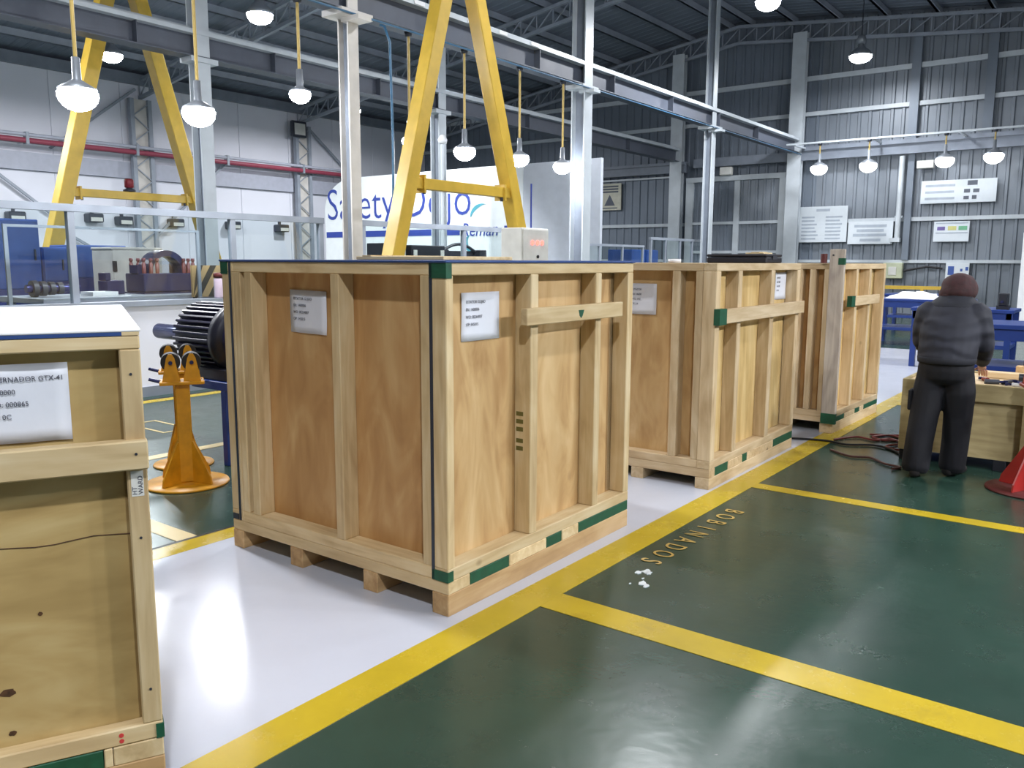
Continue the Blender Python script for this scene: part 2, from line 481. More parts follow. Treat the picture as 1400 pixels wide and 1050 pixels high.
for x in xs:
    z = roof(x)
    MB().box(x-.035, x+.035, YB, YF, z-.15, z+.03).box(x-.035, x+.06, YB, YF, z-.15, z-.135).build('purlin', 'purlin_grey', ceiling)
for y in YC+[26.45]:
    t = thing('roof_truss', None, None); t.parent = ceiling
    for side, (xa, xb) in (('l', (XL+.1, RX)), ('r', (RX, XR-.1))):
        o = MB()
        o.bar((xa, y, roof(xa)-.2), (xb, y, roof(xb)-.2), .10, .09)
        o.build('top_chord', 'steel_grey', t)
        MB().bar((xa, y, roof(xa)-.70), (xb, y, roof(xb)-.70), .10, .09).build('bottom_chord', 'steel_grey', t)
        n = int(abs(xb-xa)/0.55)
        wbm = MB()
        for i in range(n):
            a = xa+(xb-xa)*i/n; b = xa+(xb-xa)*(i+1)/n
            za, zb = roof(a), roof(b)
            wbm.bar((a, y, za-.68), (a, y, za-.22), .03, .03)
            wbm.bar((a, y, za-.68), (b, y, zb-.22), .03, .03)
        wbm.build('web', 'steel_grey', t)

# ---- far wall with sheets, girts, door
gw = MB().prism([(XL-.2, 0), (XR+.2, 0), (XR+.2, roof(XR)), (RX, RZ+.1), (XL-.2, roof(XL))], YF+.06, YF+.2, 'xz')
wall_far = struct('wall_far', gw, 'sheet_dark', 'grey corrugated metal far wall')
SW = 0.92
i = 0
x = XL
while x < XR-0.01:
    xb = min(x+SW, XR)
    pale = (x > -8.9)
    corrugated((x, YF, 0), (xb, YF, 0), (x, YF, roof(x)-.02), (xb, YF, roof(xb)-.02), 3, 0.04, (0, -1, 0)).build('wall_sheet', 'sheet_grey' if pale else 'sheet_dark', wall_far)
    x = xb
for z, r in ((7.19, .07), (6.14, .06), (2.88, .055), (1.66, .045), (4.5, .03)):
    xa = XL if z != 4.5 else XL
    xb = XR if z != 4.5 else X2-.2
    MB().box(xa, xb, YF-.12, YF-.035, z-r, z+r).build('girt', 'steel_white', wall_far)
MB().box(X1-3.4, XR, YF-.42, YF-.22, 4.72, 5.0).box(X1-.1, XR, YF-.5, YF-.14, 5.0, 5.12).build('wall_beam', 'beam_grey', wall_far)
MB().box(XL, X2+.3, YF-.42, YF-.22, 4.60, 4.86).box(XL, X2+.3, YF-.5, YF-.14, 4.86, 4.95).build('wall_beam', 'beam_grey', wall_far)
for xx in (-5.75, -3.85):
    MB().box(xx-.12, xx+.12, YF-.2, YF-.03, 5.1, roof(xx)-.3).build('wall_rib', 'sheet_dark', wall_far)
MB().box(-5.80, -5.62, YF-.2, YF-.05, 1.7, 4.72).build('wall_rib', 'sheet_dark', wall_far)
# sliding door
dm = MB().box(-12.55, -9.45, YF-.13, YF-.09, .05, 4.30)
door = struct('door_1', dm, 'sheet_dark', 'tall grey sheet metal sliding door in white frame')
for a in range(4):
    x0 = -12.5+a*.76
    corrugated((x0, YF-.14, .05), (x0+.75, YF-.14, .05), (x0, YF-.14, 4.28), (x0+.75, YF-.14, 4.28), 3, .03, (0, -1, 0)).build('door_sheet', 'sheet_grey' if a > 1 else 'sheet_dark', door)
for (a, b, c, d) in ((-12.72, -12.46, 0, 4.42), (-9.52, -9.32, 0, 4.42), (-11.0, -10.82, 0, 4.25)):
    bx('door_frame', 'steel_white', door, a, b, YF-.24, YF-.14, c, d)
bx('door_frame', 'steel_white', door, -12.72, -9.32, YF-.26, YF-.14, 4.26, 4.42)
for z in (2.9, 1.95):
    bx('door_rail', 'steel_white', door, -12.46, -9.52, YF-.22, YF-.16, z-.045, z+.045)

# ---- left white wall
lw = MB().box(XL-.25, XL, YB, YF, 0, roof(XL)-.1)
wall_left = struct('wall_left', lw, 'wall_white', 'tall white side wall behind the glass partition')
y = YB
while y < YF:
    yb = min(y+2.05, YF)
    bx('wall_panel', 'wall_white', wall_left, XL, XL+.03, y+.008, yb-.008, 4.55, roof(XL)-.3, .006)
    bx('wall_panel', 'wall_white', wall_left, XL, XL+.03, y+.008, yb-.008, .05, 4.05, .006)
    y = yb
bx('wall_band', 'wall_band', wall_left, XL, XL+.14, YB, YF, 4.06, 4.54)
MB().box(XL+.05, XL+.25, YB, YF, roof(XL)-.32, roof(XL)-.02).build('eave_beam', 'beam_grey', wall_left)
for p, q in (((XL+.2, 11.3, 4.7), (XL+.2, 13.9, 6.7)), ((XL+.2, 11.2, 2.9), (XL+.2, 8.2, 5.2)), ((XL+.2, 17.0, 4.9), (XL+.2, 14.2, 2.2)), ((XL+.2, 20.4, 6.4), (XL+.2, 22.8, 4.6)), ((XL+.2, 11.2, 2.6), (XL+.2, 13.6, 1.2))):
    MB().bar(p, q, .07, .07).build('brace', 'steel_grey', wall_left)
# right and back walls close the hall behind the camera
struct('wall_right', MB().box(XR, XR+.25, YB, YF, 0, roof(XR)+.1), 'sheet_grey', 'grey wall on the right side of the hall')
struct('wall_back', MB().prism([(XL-.2, 0), (XR+.2, 0), (XR+.2, roof(XR)), (RX, RZ+.1), (XL-.2, roof(XL))], YB-.25, YB, 'xz'), 'sheet_grey', 'grey wall behind the camera')

# ---- dojo wall
DY = 16.0
pts = [(-18.8, 0), (-11.8, 0), (-11.8, 3.87), (-17.5, 3.87)]
for k in range(8):
    t = R(100+k*10); pts.append((-17.6+1.2*math.cos(t), 3.0+0.87*math.sin(t)))
pts.append((-18.8, 3.0))
dj = MB().prism(pts, DY, DY+.12, 'xz')
dojo = struct('wall_dojo', dj, 'dojo_white', 'white partition wall lettered in blue behind the yellow frame')
bx('side_panel', 'dojo_grey', dojo, -11.8, -9.7, DY+.01, DY+.11, 0, 3.86)
fr = frame((-18.62, DY-.004, 3.12), (1, 0, 0), (0, 0, 1))
text('lettering', 'Safety Dojo', 1.24, 'print_blue', dojo, frame((-18.72, DY-.004, 3.12), (1, 0, 0), (0, 0, 1)), .003, 'LEFT', 0.915, offset=-.012)
bx('blue_stripe', 'print_blue', dojo, -18.75, -13.75, DY-.005, DY, 2.26, 2.42)
bx('blue_stripe', 'print_blue', dojo, -12.35, -11.85, DY-.005, DY, 2.28, 2.46)
text('lettering', 'Reman', .46, 'print_blue', dojo, frame((-13.72, DY-.004, 2.37), (1, 0, 0), (0, 0, 1)), .003, 'LEFT', 0.92, 0.25)
for (cx, cz, r, a0, a1) in ((-13.05, 2.72, .36, 70, 185), (-13.3, 2.05, .30, 120, 290)):
    arc = [(cx+r*math.cos(R(a0+(a1-a0)*k/10)), cz+r*.8*math.sin(R(a0+(a1-a0)*k/10))) for k in range(11)]
    arc2 = [(cx+.03+(r-.09*math.sin(PI*k/10))*math.cos(R(a0+(a1-a0)*k/10)), cz+(r-.09*math.sin(PI*k/10))*.8*math.sin(R(a0+(a1-a0)*k/10))) for k in range(11)]
    MB().prism(arc+arc2[::-1], DY-.005, DY, 'xz').build('logo_swoosh', 'print_teal', dojo)

# ---- low white wall with glass partition
PXX = -9.4
lowm = MB().box(PXX-.12, PXX, YB, 8.02, 0, 1.08).box(PXX-.12, PXX, 8.65, 22.0, 0, 1.08)
low = struct('wall_low', lowm, 'wall_white', 'low white wall below the glass partition')
bx('cap', 'steel_grey', low, PXX-.16, PXX+.03, YB, 8.02, 1.08, 1.14)
bx('cap', 'steel_grey', low, PXX-.16, PXX+.03, 8.65, 22.0, 1.08, 1.14)
bx('skirting', 'beam_grey', low, PXX, PXX+.02, YB, 8.02, 0, .12)
def partition(ya, yb, posts, z1, label, railmat='steel_grey', rr=.04):
    t = thing('glass_partition', label, 'partition', (PXX-.06, (ya+yb)/2, 1.14))
    yo = (ya+yb)/2
    bx('top_rail', railmat, t, -rr, rr, ya-yo, yb-yo, z1-1.14-2*rr, z1-1.14)
    ps = posts
    for p in ps: bx('post', railmat, t, -rr*.9, rr*.9, p-yo-rr*.9, p-yo+rr*.9, 0, z1-1.14-2*rr)
    for a, b in zip(ps[:-1], ps[1:]):
        bx('pane', 'clear_glass', t, -.004, .004, a-yo+rr*.9, b-yo-rr*.9, .03, z1-1.14-2*rr-.0)
    return t
partition(-1.0, 8.0, (-.95, .4, 1.8, 3.1, 4.46, 6.5, 7.95), 2.22, 'long glass partition with grey rail left of the cream column')
partition(8.70, 13.0, (8.76, 11.1, 12.95), 2.22, 'glass partition in front of the blue lettered wall')
partition(14.6, 17.6, (14.65, 15.6, 16.6, 17.55), 2.0, 'lower glass partition right of the middle column', rr=.025)
partition(17.9, 21.0, (17.95, 18.7, 19.5, 20.2, 20.95), 2.2, 'glass enclosure frame behind the second tall crate', rr=.03)

# ---- columns
def hcol(name, label, x, y, z0, z1, mat, w_=.26, d=.26, grp=None, swap=False, webmat='beam_grey'):
    t = thing(name, label, 'column', (x, y, z0), 0, grp)
    h = z1-z0
    for s in (-1, 1):
        if not swap: bx('flange', mat, t, s*d/2-.012, s*d/2+.012, -w_/2, w_/2, .02, h)
        else: bx('flange', mat, t, -w_/2, w_/2, s*d/2-.012, s*d/2+.012, .02, h)
    if not swap: bx('web', webmat, t, -d/2+.012, d/2-.012, -.01, .01, .02, h)
    else: bx('web', webmat, t, -.01, .01, -d/2+.012, d/2-.012, .02, h)
    bx('base_plate', 'beam_grey', t, -w_*.7, w_*.7, -w_*.7, w_*.7, 0, .02)
    return t
LZ = 4.95
names1 = ['cream steel column outside the left edge of the glass partition', 'cream steel column standing in front of the word Safety', 'wide white steel column right of the four hanging lamps', 'slim white steel column behind the second tall crate']
for yy, lb, mt in zip(YC, names1, ('steel_cream', 'steel_cream', 'steel_white', 'steel_white')):
    if yy < 5: continue
    wd = {8.15: .185, 14.1: .28}.get(yy, .20)
    t = hcol('steel_column', lb, X1, yy, 0, roof(X1)-.7, mt, wd, wd, 'columns under the crane beam')
    bx('bracket', mt, t, -.2, .2, -.28, .28, LZ-.08, LZ-.0)
    bx('bracket', mt, t, .0, .34, -.12, .12, LZ-.14, LZ-.08)
for yy, lb in zip((8.45, 14.4, 20.35), ('white steel column left of the cream column, behind the left yellow frame', 'white steel column crossing the word Dojo', 'white steel column in the far row behind the wide column')):
    t = hcol('steel_column', lb, X2, yy, 0, roof(X2)-.7, 'steel_white', .24, .24, 'columns of the rear row')
    if yy > 10 and yy < 16:
        MB().cyl((.17, -.05, .1), (.17, -.05, 4.2), .06, n=12).build('downpipe', 'steel_white', t)
        MB().lathe([(0, 4.2), (.09, 4.22), (.11, 4.3), (.06, 4.4), (0, 4.42)], (.17, -.05, 0)).build('pipe_cap', 'white_plastic', t)
    bx('bracket', 'steel_white', t, -.17, .17, -.25, .25, LZ-.08, LZ)
for xx, lb in ((X1, 'white column of the far wall right of the sliding door'), (X2, 'white column of the far wall left of the sliding door')):
    hcol('wall_column', lb, xx, YF-.42, 0, roof(xx)-.5, 'steel_white', .42, .20, 'columns of the far wall', True)
    
for yy, lb in ((13.95, 'grey lattice column on the white wall behind the left yellow frame'), (20.05, 'grey lattice column on the white wall left of the cream column')):
    t = thing('lattice_column', lb, 'column', (XL+.32, yy, 0), 0, 'columns of the white wall')
    for s in (-1, 1): bx('angle', 'steel_grey', t, -.08, .08, s*.28-.06, s*.28+.06, 0, 6.4)
    mb = MB()
    for k in range(16): mb.bar((.05, -.25 if k % 2 else .25, .2+k*.38), (.05, .25 if k % 2 else -.25, .58+k*.38), .03, .03)
    mb.build('lacing', 'steel_grey', t)
    bx('backing', 'steel_cream', t, -.06, -.02, -.22, .22, 0, 6.4)
t = thing('pipe_run', 'dark red pipe running along the white wall', 'pipe', (XL+.55, 10, 4.8))
MB().cyl((0, YB-10+.2, 0), (0, 12.5, 0), .075, n=12).build('pipe', 'pipe_red', t)
MB().cyl((.02, YB-10+.2, .15), (.02, 12.5, .15), .05, n=12).build('pipe', 'wall_band', t)
for k in range(9): bx('pipe_clip', 'steel_grey', t, -.10, .09, -15+k*3.1, -14.92+k*3.1, -.1, .22)

# ---- crane beams
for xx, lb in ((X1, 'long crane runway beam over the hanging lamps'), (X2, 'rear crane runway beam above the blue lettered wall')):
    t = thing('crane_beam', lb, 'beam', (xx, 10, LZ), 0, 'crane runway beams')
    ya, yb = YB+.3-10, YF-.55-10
    bx('bottom_flange', 'beam_shaded', t, -.15, .15, ya, yb, 0, .02)
    bx('web', 'beam_shaded', t, -.01, .01, ya, yb, .02, .36)
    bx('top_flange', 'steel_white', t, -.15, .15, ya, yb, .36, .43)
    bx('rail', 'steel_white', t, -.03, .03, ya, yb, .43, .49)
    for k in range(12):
        yk = ya+1.0+k*2.6
        bx('stiffener', 'beam_shaded', t, .01, .14, yk-.008, yk+.008, .02, .36)
    if xx == X1:
        MB().cyl((.22, ya, -.06), (.22, yb, -.06), .014, n=10).build('conduit', 'hose_blue', t)
        for yk in (9.3-10, 10.5-10, 11.3-10, 12.2-10, 18.8-10): bx('number_plate', 'white_plastic', t, .15, .165, yk, yk+.22, .37, .43)
t = thing('air_hose', 'thin blue hose hanging beside the cream column', 'hose', (X1+.40, 8.55, 1.7))
MB().tube([(-.18, 0, 3.15), (-.1, 0, 3.12), (0, 0, 2.9), (.02, .01, 1.5), (0, 0, .0)], .018).build('hose', 'hose_blue', t)
MB().lathe([(0, -.1), (.05, -.1), (.06, 0), (.05, .12), (.02, .2), (0, .2)], (0, 0, 0)).build('hook_block', 'dark_red', t)

# ------------------------------------------------------------------ lamps
def lamp_light(t, z, power, r, spread=180):
    ld = bpy.data.lights.new('lamp_light', 'AREA')
    ld.shape = 'DISK'; ld.size = r*2; ld.energy = power; ld.color = LAMP_COLOUR; ld.spread = R(spread)
    lo = bpy.data.objects.new('lamp_light', ld)
    COL.objects.link(lo); lo.parent = t; lo.location = (0, 0, z)
    return lo

def bell(t, r, glow, z=0.0):
    """bell shade whose rim is at z, with a bulging lens below"""
    MB().lathe([(.03, .34), (.07, .33), (.09, .22), (r*.62, .16), (r*.9, .07), (r, 0), (r*.97, 0), (r*.86, .07), (r*.55, .15), (.0, .18)], (0, 0, z)).build('shade', 'lamp_shell', t)
    MB().lathe([(r*.96, .01), (r*.93, -.05), (r*.75, -.12), (r*.45, -.16), (.0, -.175)], (0, 0, z)).build('lens', glow, t)

def hanging(x, y, z, ztop, label, grp, r=.17, glow='lamp_glow', name='hanging_lamp', rod='rod_yellow'):
    t = thing(name, label, 'lamp', (x, y, z), 0, grp)
    MB().cyl((0, 0, r+.16), (0, 0, ztop-z), .02, n=10).build('rod', rod, t)
    MB().lathe([(0, .0), (.06, .0), (.05, -.06), (0, -.06)], (0, 0, ztop-z)).build('ceiling_cup', 'dark_metal', t)
    MB().lathe([(0, r+.17), (.04, r+.17), (.045, r*.75), (r*.45, r*.6), (r*.95, r*.30), (r*.95, r*.22), (0, r*.22)]).build('cap', 'lamp_shell', t)
    MB().lathe([(r*math.sin(R(q)), -r*.84*math.cos(R(q))) for q in range(0, 112, 16)], n=16).build('bulb', glow, t)
    return t
g1 = 'lamps on yellow rods under the crane beam'
hl = [(4.42, 3.31, 'glaring lamp on a rod, leftmost of the row under the crane beam', .20), (5.81, 3.32, 'glaring lamp in front of the white column at left', .19), (7.30, 3.76, 'lamp on a yellow rod hung higher, just left of the cream column', .14),
      (9.33, 3.40, 'small lamp on a yellow rod partly behind the yellow frame leg', .12), (10.60, 3.38, 'lamp on a yellow rod between the legs of the yellow frame', .18), (12.09, 3.41, 'lamp on a yellow rod just right of the yellow frame', .175), (13.45, 3.40, 'lamp on a yellow rod next to the wide white column', .175)]
for y, z, lb, r in hl: hanging(X1, y, z, LZ, lb, g1, r)
fl_ = [(-7.92, 4.345, 'glaring lamp at the end of the crane beam, first of four on the far wall'), (-6.55, 4.34, 'glaring lamp above the white banner, second of four on the far wall'), (-4.6, 4.35, 'glaring lamp above the long white sign, third of four on the far wall'), (-3.45, 4.38, 'glaring lamp at the right edge, last of four on the far wall')]
for x, z, lb in fl_: hanging(x, 25.3, z, 5.05, lb, 'lamps in front of the far wall', .24, 'lamp_glow_far')
t = thing('cable_tray', 'white conduit carrying the four lamps along the far wall', 'conduit', (-5.5, 25.3, 5.05))
bx('tray', 'steel_white', t, -3.4, 4.0, -.05, .05, 0, .05)
for xx in (-3.2, -1.0, 1.2, 3.4): bx('arm', 'steel_white', t, xx-.03, xx+.03, .05, YF-25.3-.5, .0, .05)

def bay(x, y, z, label, r=.24, power=BAY_POWER):
    x = min(xs, key=lambda q: abs(q-x))
    t = thing('high_bay_lamp', label, 'lamp', (x, y, z), 0, 'bell lamps under the roof')
    MB().cyl((0, 0, .33), (0, 0, roof(x)-z-.154), .015, n=8).build('rod', 'dark_metal', t)
    MB().lathe([(0, .30), (.10, .30), (.12, .42), (.09, .52), (0, .52)], (0, 0, 0)).build('ballast', 'lamp_shell', t)
    bell(t, r, 'bay_glow')
    lamp_light(t, -.19, power, r*.8, 178)
    return t
bay(-14.05, 10.49, 6.29, 'bell lamp under the roof at the top, left of the cream column', .26)
bay(-19.45, 10.38, 6.28, 'bell lamp under the roof between the left yellow frame legs', .26, BAY_POWER*0.75)
bay(-14.05, 15.22, 6.53, 'tiny bell lamp under the roof beside the yellow frame leg', .16)
bay(-6.6, 24.05, 7.06, 'bright bell lamp under the roof before the grey far wall', .30, BAY_POWER*.45)
bay(-6.6, 17.25, 6.83, 'bell lamp cut by the top edge of the picture', .26)
bay(-5.4, 10.5, 7.2, 'bell lamp above the crates, out of the picture', power=BAY_POWER*.5)
bay(-7.0, 3.0, 7.2, 'bell lamp above the nearest crates, out of the picture', power=BAY_POWER*.6)
bay(1.5, 14.5, 6.9, 'bell lamp above the work tables, out of the picture')
bay(1.5, -1.2, 6.9, 'bell lamp behind the camera', power=BAY_POWER*.85)
bay(-14.0, 3.5, 6.6, 'bell lamp above the glass partition, out of the picture')
bay(-20.5, 3.5, 6.2, 'added bell lamp brightening the white wall, out of the picture', power=BAY_POWER*0.75)  # lamp added to brighten the white wall, no known fixture
bay(-20.5, 19.0, 6.4, 'added bell lamp behind the blue lettered wall, brightening the white wall', power=BAY_POWER*0.75)  # extra lamp put in for more light on the left wall
for k, (y, z) in enumerate(((4.6, 4.15), (6.3, 4.15), (8.0, 4.15))):
    t = hanging(3.7, y, z, roof(3.7)-.2, ('nearest', 'middle', 'farthest')[k]+' lamp of the row over the right side of the aisle', 'lamps over the right side of the aisle', .24, 'lamp_glow_aisle')
# small flood lamps on the white wall
for k, (y, z) in enumerate(((10.25, 3.05), (12.4, 3.1), (13.3, 3.05), (15.0, 3.05), (17.1, 3.05), (19.1, 3.02))):
    t = thing('wall_lamp', '%s small unlit dark box lamp from the left on the white wall' % ('first', 'second', 'third', 'fourth', 'fifth', 'sixth')[k], 'lamp', (XL+.03, y, z-.28), 0, 'unlit box lamps on the white wall')
    MB().box(.0, .34, -.22, .22, -.12, .14, .03).build('housing', 'dark_metal', t)
    bx('lens', 'control_grey', t, .34, .35, -.17, .17, -.09, .02)
    bx('arm', 'dark_metal', t, .0, .1, -.03, .03, .14, .25)
t = thing('flood_lamp', 'square unlit flood lamp on the column left of the cream column', 'lamp', (XL+.55, 19.75, 6.0))
MB().box(-.12, .03, -.32, .32, -.05, .5, .03).build('housing', 'dark_metal', t)
bx('lens', 'control_grey', t, .03, .045, -.23, .23, .03, .42)
bx('bracket', 'dark_metal', t, -.16, -.12, -.05, .05, .0, .3)

# ------------------------------------------------------------------ yellow gantry frames
def gantry(label, x, yl0, yr0, yl1, yr1, zt, zbar, wleg=.19, mate_x=None, dz=0):
    yc = (yl0+yr0)/2
    t = thing('gantry_crane', label, 'gantry', (x, yc, 0), 0, 'yellow gantry frames')
    def end(xo):
        for a, b in ((yl0, yl1), (yr0, yr1)):
            sg = -1 if a < yc else 1
            q = MB().bar((xo, a-yc, .12), (xo, b-yc, zt), wleg, wleg, .008, (0, 1, 0))
            q.build('leg', 'gantry_yellow', t)
            bx('foot', 'gantry_yellow', t, xo-.14, xo+.14, a-yc-.2, a-yc+.2, .10, .16)
            for k in (-1, 1): MB().cyl((xo-.03, a-yc+k*.1, .05), (xo+.03, a-yc+k*.1, .05), .05, n=12).build('wheel', 'rubber', t)
        def yat(a, b, z): return a+(b-a)*(z-.12)/(zt-.12)-yc
        ya, yb = yat(yl0, yl1, zbar), yat(yr0, yr1, zbar)
        MB().bar((xo, ya, zbar), (xo, yb, zbar), .12, .13, .006).build('cross_bar', 'gantry_yellow', t)
        for s, yy in ((1, ya), (-1, yb)):
            MB().box(xo-.09, xo+.09, yy+s*.22-.015, yy+s*.22+.015, zbar-.11, zbar+.10).build('flange_plate', 'gantry_yellow', t)
            MB().cyl((xo+.04, yy+s*.25, zbar-.12), (xo+.04, yy+s*.25, zbar-.07), .02, n=8).build('bolt', 'dark_metal', t)
        bx('head', 'gantry_yellow', t, xo-.15, xo+.15, (yl1+yr1)/2-yc-.35, (yl1+yr1)/2-yc+.35, zt-.05, zt+.1)
    end(0)
    ym = (yl1+yr1)/2-yc
    return t, ym, end
t, ym, end = gantry('yellow A-shaped gantry frame behind the nearest tall crate', -7.0, 6.50, 9.98, 8.02, 8.30, 5.35, 2.53)
MB().box(-.3, 3.2, ym-.09, ym+.09, 5.45, 5.80).build('top_beam', 'gantry_yellow', t)
t, ym, end = gantry('yellow A-shaped gantry frame at the left behind the glass partition', -14.0, 5.85, 9.60, 7.60, 7.84, 6.5, 2.70, .23)
MB().box(-4.9, .4, ym-.6, ym+.72, 6.61, 7.0).build('top_beam', 'gantry_yellow', t)
t2 = thing('beacon', 'small red warning beacon on the cross bar of the left yellow frame', 'beacon', (-14.0, 7.64, 2.772))
MB().lathe([(0, 0), (.1, 0), (.1, .03), (.05, .05), (.05, .07)], (0, 0, 0)).build('base', 'dark_metal', t2)
MB().lathe([(.05, .06), (.075, .07), (.075, .19), (.06, .21), (0, .215)], (0, 0, 0)).build('dome', 'bottle_red', t2)

# ------------------------------------------------------------------ crates
def note(parent, mx, wd, ht, lines, size, name='paper_label', pad=.03, top=.045):
    p = MB()
    n = 6
    vs = []; fs = []
    for j in range(n+1):
        for i_ in range(n+1):
            u, v = i_/n, j/n
            vs.append(mx @ Vector((wd*u, -ht*v, .003+.006*max(0, u+v-1.35)+.002*math.sin(7*u+5*v))))
    for j in range(n):
        for i_ in range(n):
            a = j*(n+1)+i_; fs.append((a, a+n+1, a+n+2, a+1))
    p.add(vs, fs, True)
    o = p.build(name, 'paper', parent)
    sol = o.modifiers.new('thickness', 'SOLIDIFY'); sol.thickness = .0006; sol.offset = -1
    for k, ln in enumerate(lines):
        text('printed_line', ln, size, 'ink', o, mx @ Matrix.Translation((pad, -top-k*size*1.75, .0068)), .0003, 'LEFT', .95, offset=.0)
    return o

def crate(label, loc, rz, W, D, H, front, side, ply='plywood', pine='pine', skid_x=None, deck=None, zs=.105, zd=.165, dep=.10, lid=None, back_studs=(), bar=None, side_h=None, front_h=None, sideply=None, tp=.055, bot=.06, skid_mat='skid_wood_y'):
    """local: x in [-W,0], y in [0,D]; the aisle face is x=0, the camera face is y=0"""
    t = thing('wooden_crate', label, 'crate', loc, rz, 'tall wooden crates in a row on the white lane')
    ch = .004
    sideply = sideply or ply
    for a, b in skid_x: bx('skid', skid_mat, t, a, b, .0, D, 0.0, zs, ch)
    for a, b, m_ in deck: bx('deck_board', m_ if m_ == 'green_mark' else pine+'_x', t, -W, 0.0 if m_ != 'green_mark' else -.001, a+.001, b-.001, zs, zd, ch)
    # +x and -x framed sides, full depth
    for sgn, xo in ((1, 0.0), (-1, -W)):
        xi = xo-sgn*dep
        a, b = min(xo, xi), max(xo, xi)
        pl = bx('panel', sideply, t, min(xi, xi-sgn*.012), max(xi, xi-sgn*.012), .02, D-.02, zd, H-.002)
        bx('rail', pine+'_y', t, a, b, 0, D, H-tp, H, ch)
        bx('rail', pine+'_y', t, a, b, 0, D, zd, zd+bot, ch)
        for (s0, s1) in side:
            bx('stud', pine+'_z', t, a, b, s0, s1, zd+bot, H-tp, ch)
        if side_h and sgn > 0:
            for (z0, z1) in side_h: bx('rail', pine+'_y', t, a, b+.0, side[0][1], side[-1][0], z0, z1, ch)
    # end panels between the sides
    for sgn, yo in ((-1, 0.0), (1, D)):
        yi = yo-sgn*dep
        a, b = min(yo, yi), max(yo, yi)
        bx('panel', ply, t, -W+dep, -dep, min(yi, yi-sgn*.012), max(yi, yi-sgn*.012), zd, H-.002)
        bx('rail', pine+'_x', t, -W+dep, -dep, a, b, H-tp, H, ch)
        bx('rail', pine+'_x', t, -W+dep, -dep, a, b, zd, zd+bot, ch)
        for (s0, s1) in front:
            bx('stud', pine+'_z', t, s0, s1, a, b, zd+bot, H-tp, ch)
    if lid: bx('lid', lid, t, -W-.01, .008, -.01, D+.01, H, H+.012, .003)
    if bar:
        y0, y1, z0, z1 = bar
        bx('cross_bar', pine+'_y', t, 0.0, .04, y0, y1, z0, z1, ch)
    return t

W1 = 1.62
c1 = crate('nearest tall wooden crate with blue edged lid and two paper notices', (-2.41, 2.71, 0), R(0.6), W1, 1.69, 1.612,
    front=((-1.52, -1.46), (-1.425, -1.365), (-.745, -.685), (-.155, -.10)), side=((0, .05), (.64, .705), (1.265, 1.325), (1.63, 1.69)),
    sideply='plywood_pale', skid_x=((-W1, -W1+.09), (-1.12, -1.02), (-.56, -.46), (-.10, 0)), dep=.10, lid='blue_sheet',  # paler ply on the sides: the aisle face's stronger light put into colour
    deck=((0, .16, 'w'), (.16, .47, 'green_mark'), (.47, .80, 'w'), (.80, .95, 'green_mark'), (.95, 1.12, 'w'), (1.12, 1.69, 'green_mark')),
    bar=(.55, 1.50, 1.308, 1.392))
for (a, b, c, d) in ((-.095, .004, 1.545, 1.613), (-.095, .003, .166, .215)):
    bx('corner_clip', 'green_mark', c1, a, b, -.004, .035, c, d)
bx('corner_clip', 'green_mark', c1, -W1-.004, -W1+.055, -.004, .05, 1.545, 1.613)
bx('corner_clip', 'strap', c1, -W1+.01, -W1+.06, -.004, .0, .168, .20)
for x in (-.088, -W1+.075): bx('strap', 'strap', c1, x-.008, x+.008, -.004, .0, .168, 1.612)
note(c1, frame((-1.165, .098, 1.47), (1, 0, -.02), (.02, 0, 1)), .285, .222, ['ESTATOR GUJAD', 'SN: 1400006', 'WO: 00264007', 'OP: 545015'], .020)
note(c1, frame((-.098, .215, 1.475), (0, 1, 0.0), (0, 0, 1)), .285, .228, ['ESTATOR GUJAD', 'SN: 1400006', 'WO: 00264007', 'OP: 545015'], .020)
MB().prism([(1.02, 1.365), (1.075, 1.365), (1.06, 1.335), (1.045, 1.322), (1.03, 1.335)], .04, .0415, 'yz').build('paint_mark', 'green_mark', c1)
for z in (.66, .70, .76, .80, .84): bx('stamp', 'stamp_ink', c1, -.088, -.045, .6390, .64, z, z+.022)

W2 = 1.62
c2 = crate('second tall wooden crate with long cross bar and knotty plywood', (-2.36, 5.46, 0), R(0.3), W2, 1.78, 1.612,
    front=((-1.50, -1.45), (-.98, -.92), (-.335, -.275), (-.155, -.10)), side=((0, .075), (.40, .47), (1.08, 1.16), (1.70, 1.78)),
    skid_x=((-W2, -W2+.1), (-1.1, -1.0), (-.63, -.53), (-.11, 0)), zs=.085, zd=.15, dep=.10, ply='plywood_pale', sideply='plywood_yellow', pine='pale_pine',
    deck=((0, .10, 'w'), (.10, .34, 'green_mark'), (.34, .62, 'w'), (.62, .72, 'green_mark'), (.72, 1.3, 'w'), (1.3, 1.78, 'green_mark')),
    bar=(-.02, 1.80, 1.19, 1.292), skid_mat='pale_pine_y')
bx('corner_clip', 'green_mark', c2, -.002, .043, -.025, .10, 1.185, 1.297)
note(c2, frame((-.74, .098, 1.46), (1, 0, 0), (0, 0, 1)), .235, .228, ['ESTATOR', 'SN: 14600', 'WO: 002', 'OP: 54'], .020)
note(c2, frame((-.098, 1.43, 1.535), (0, 1, 0), (0, 0, 1)), .26, .225, ['ESTATOR', 'SN: 14600', 'WO: 002', 'OP: 54'], .020)

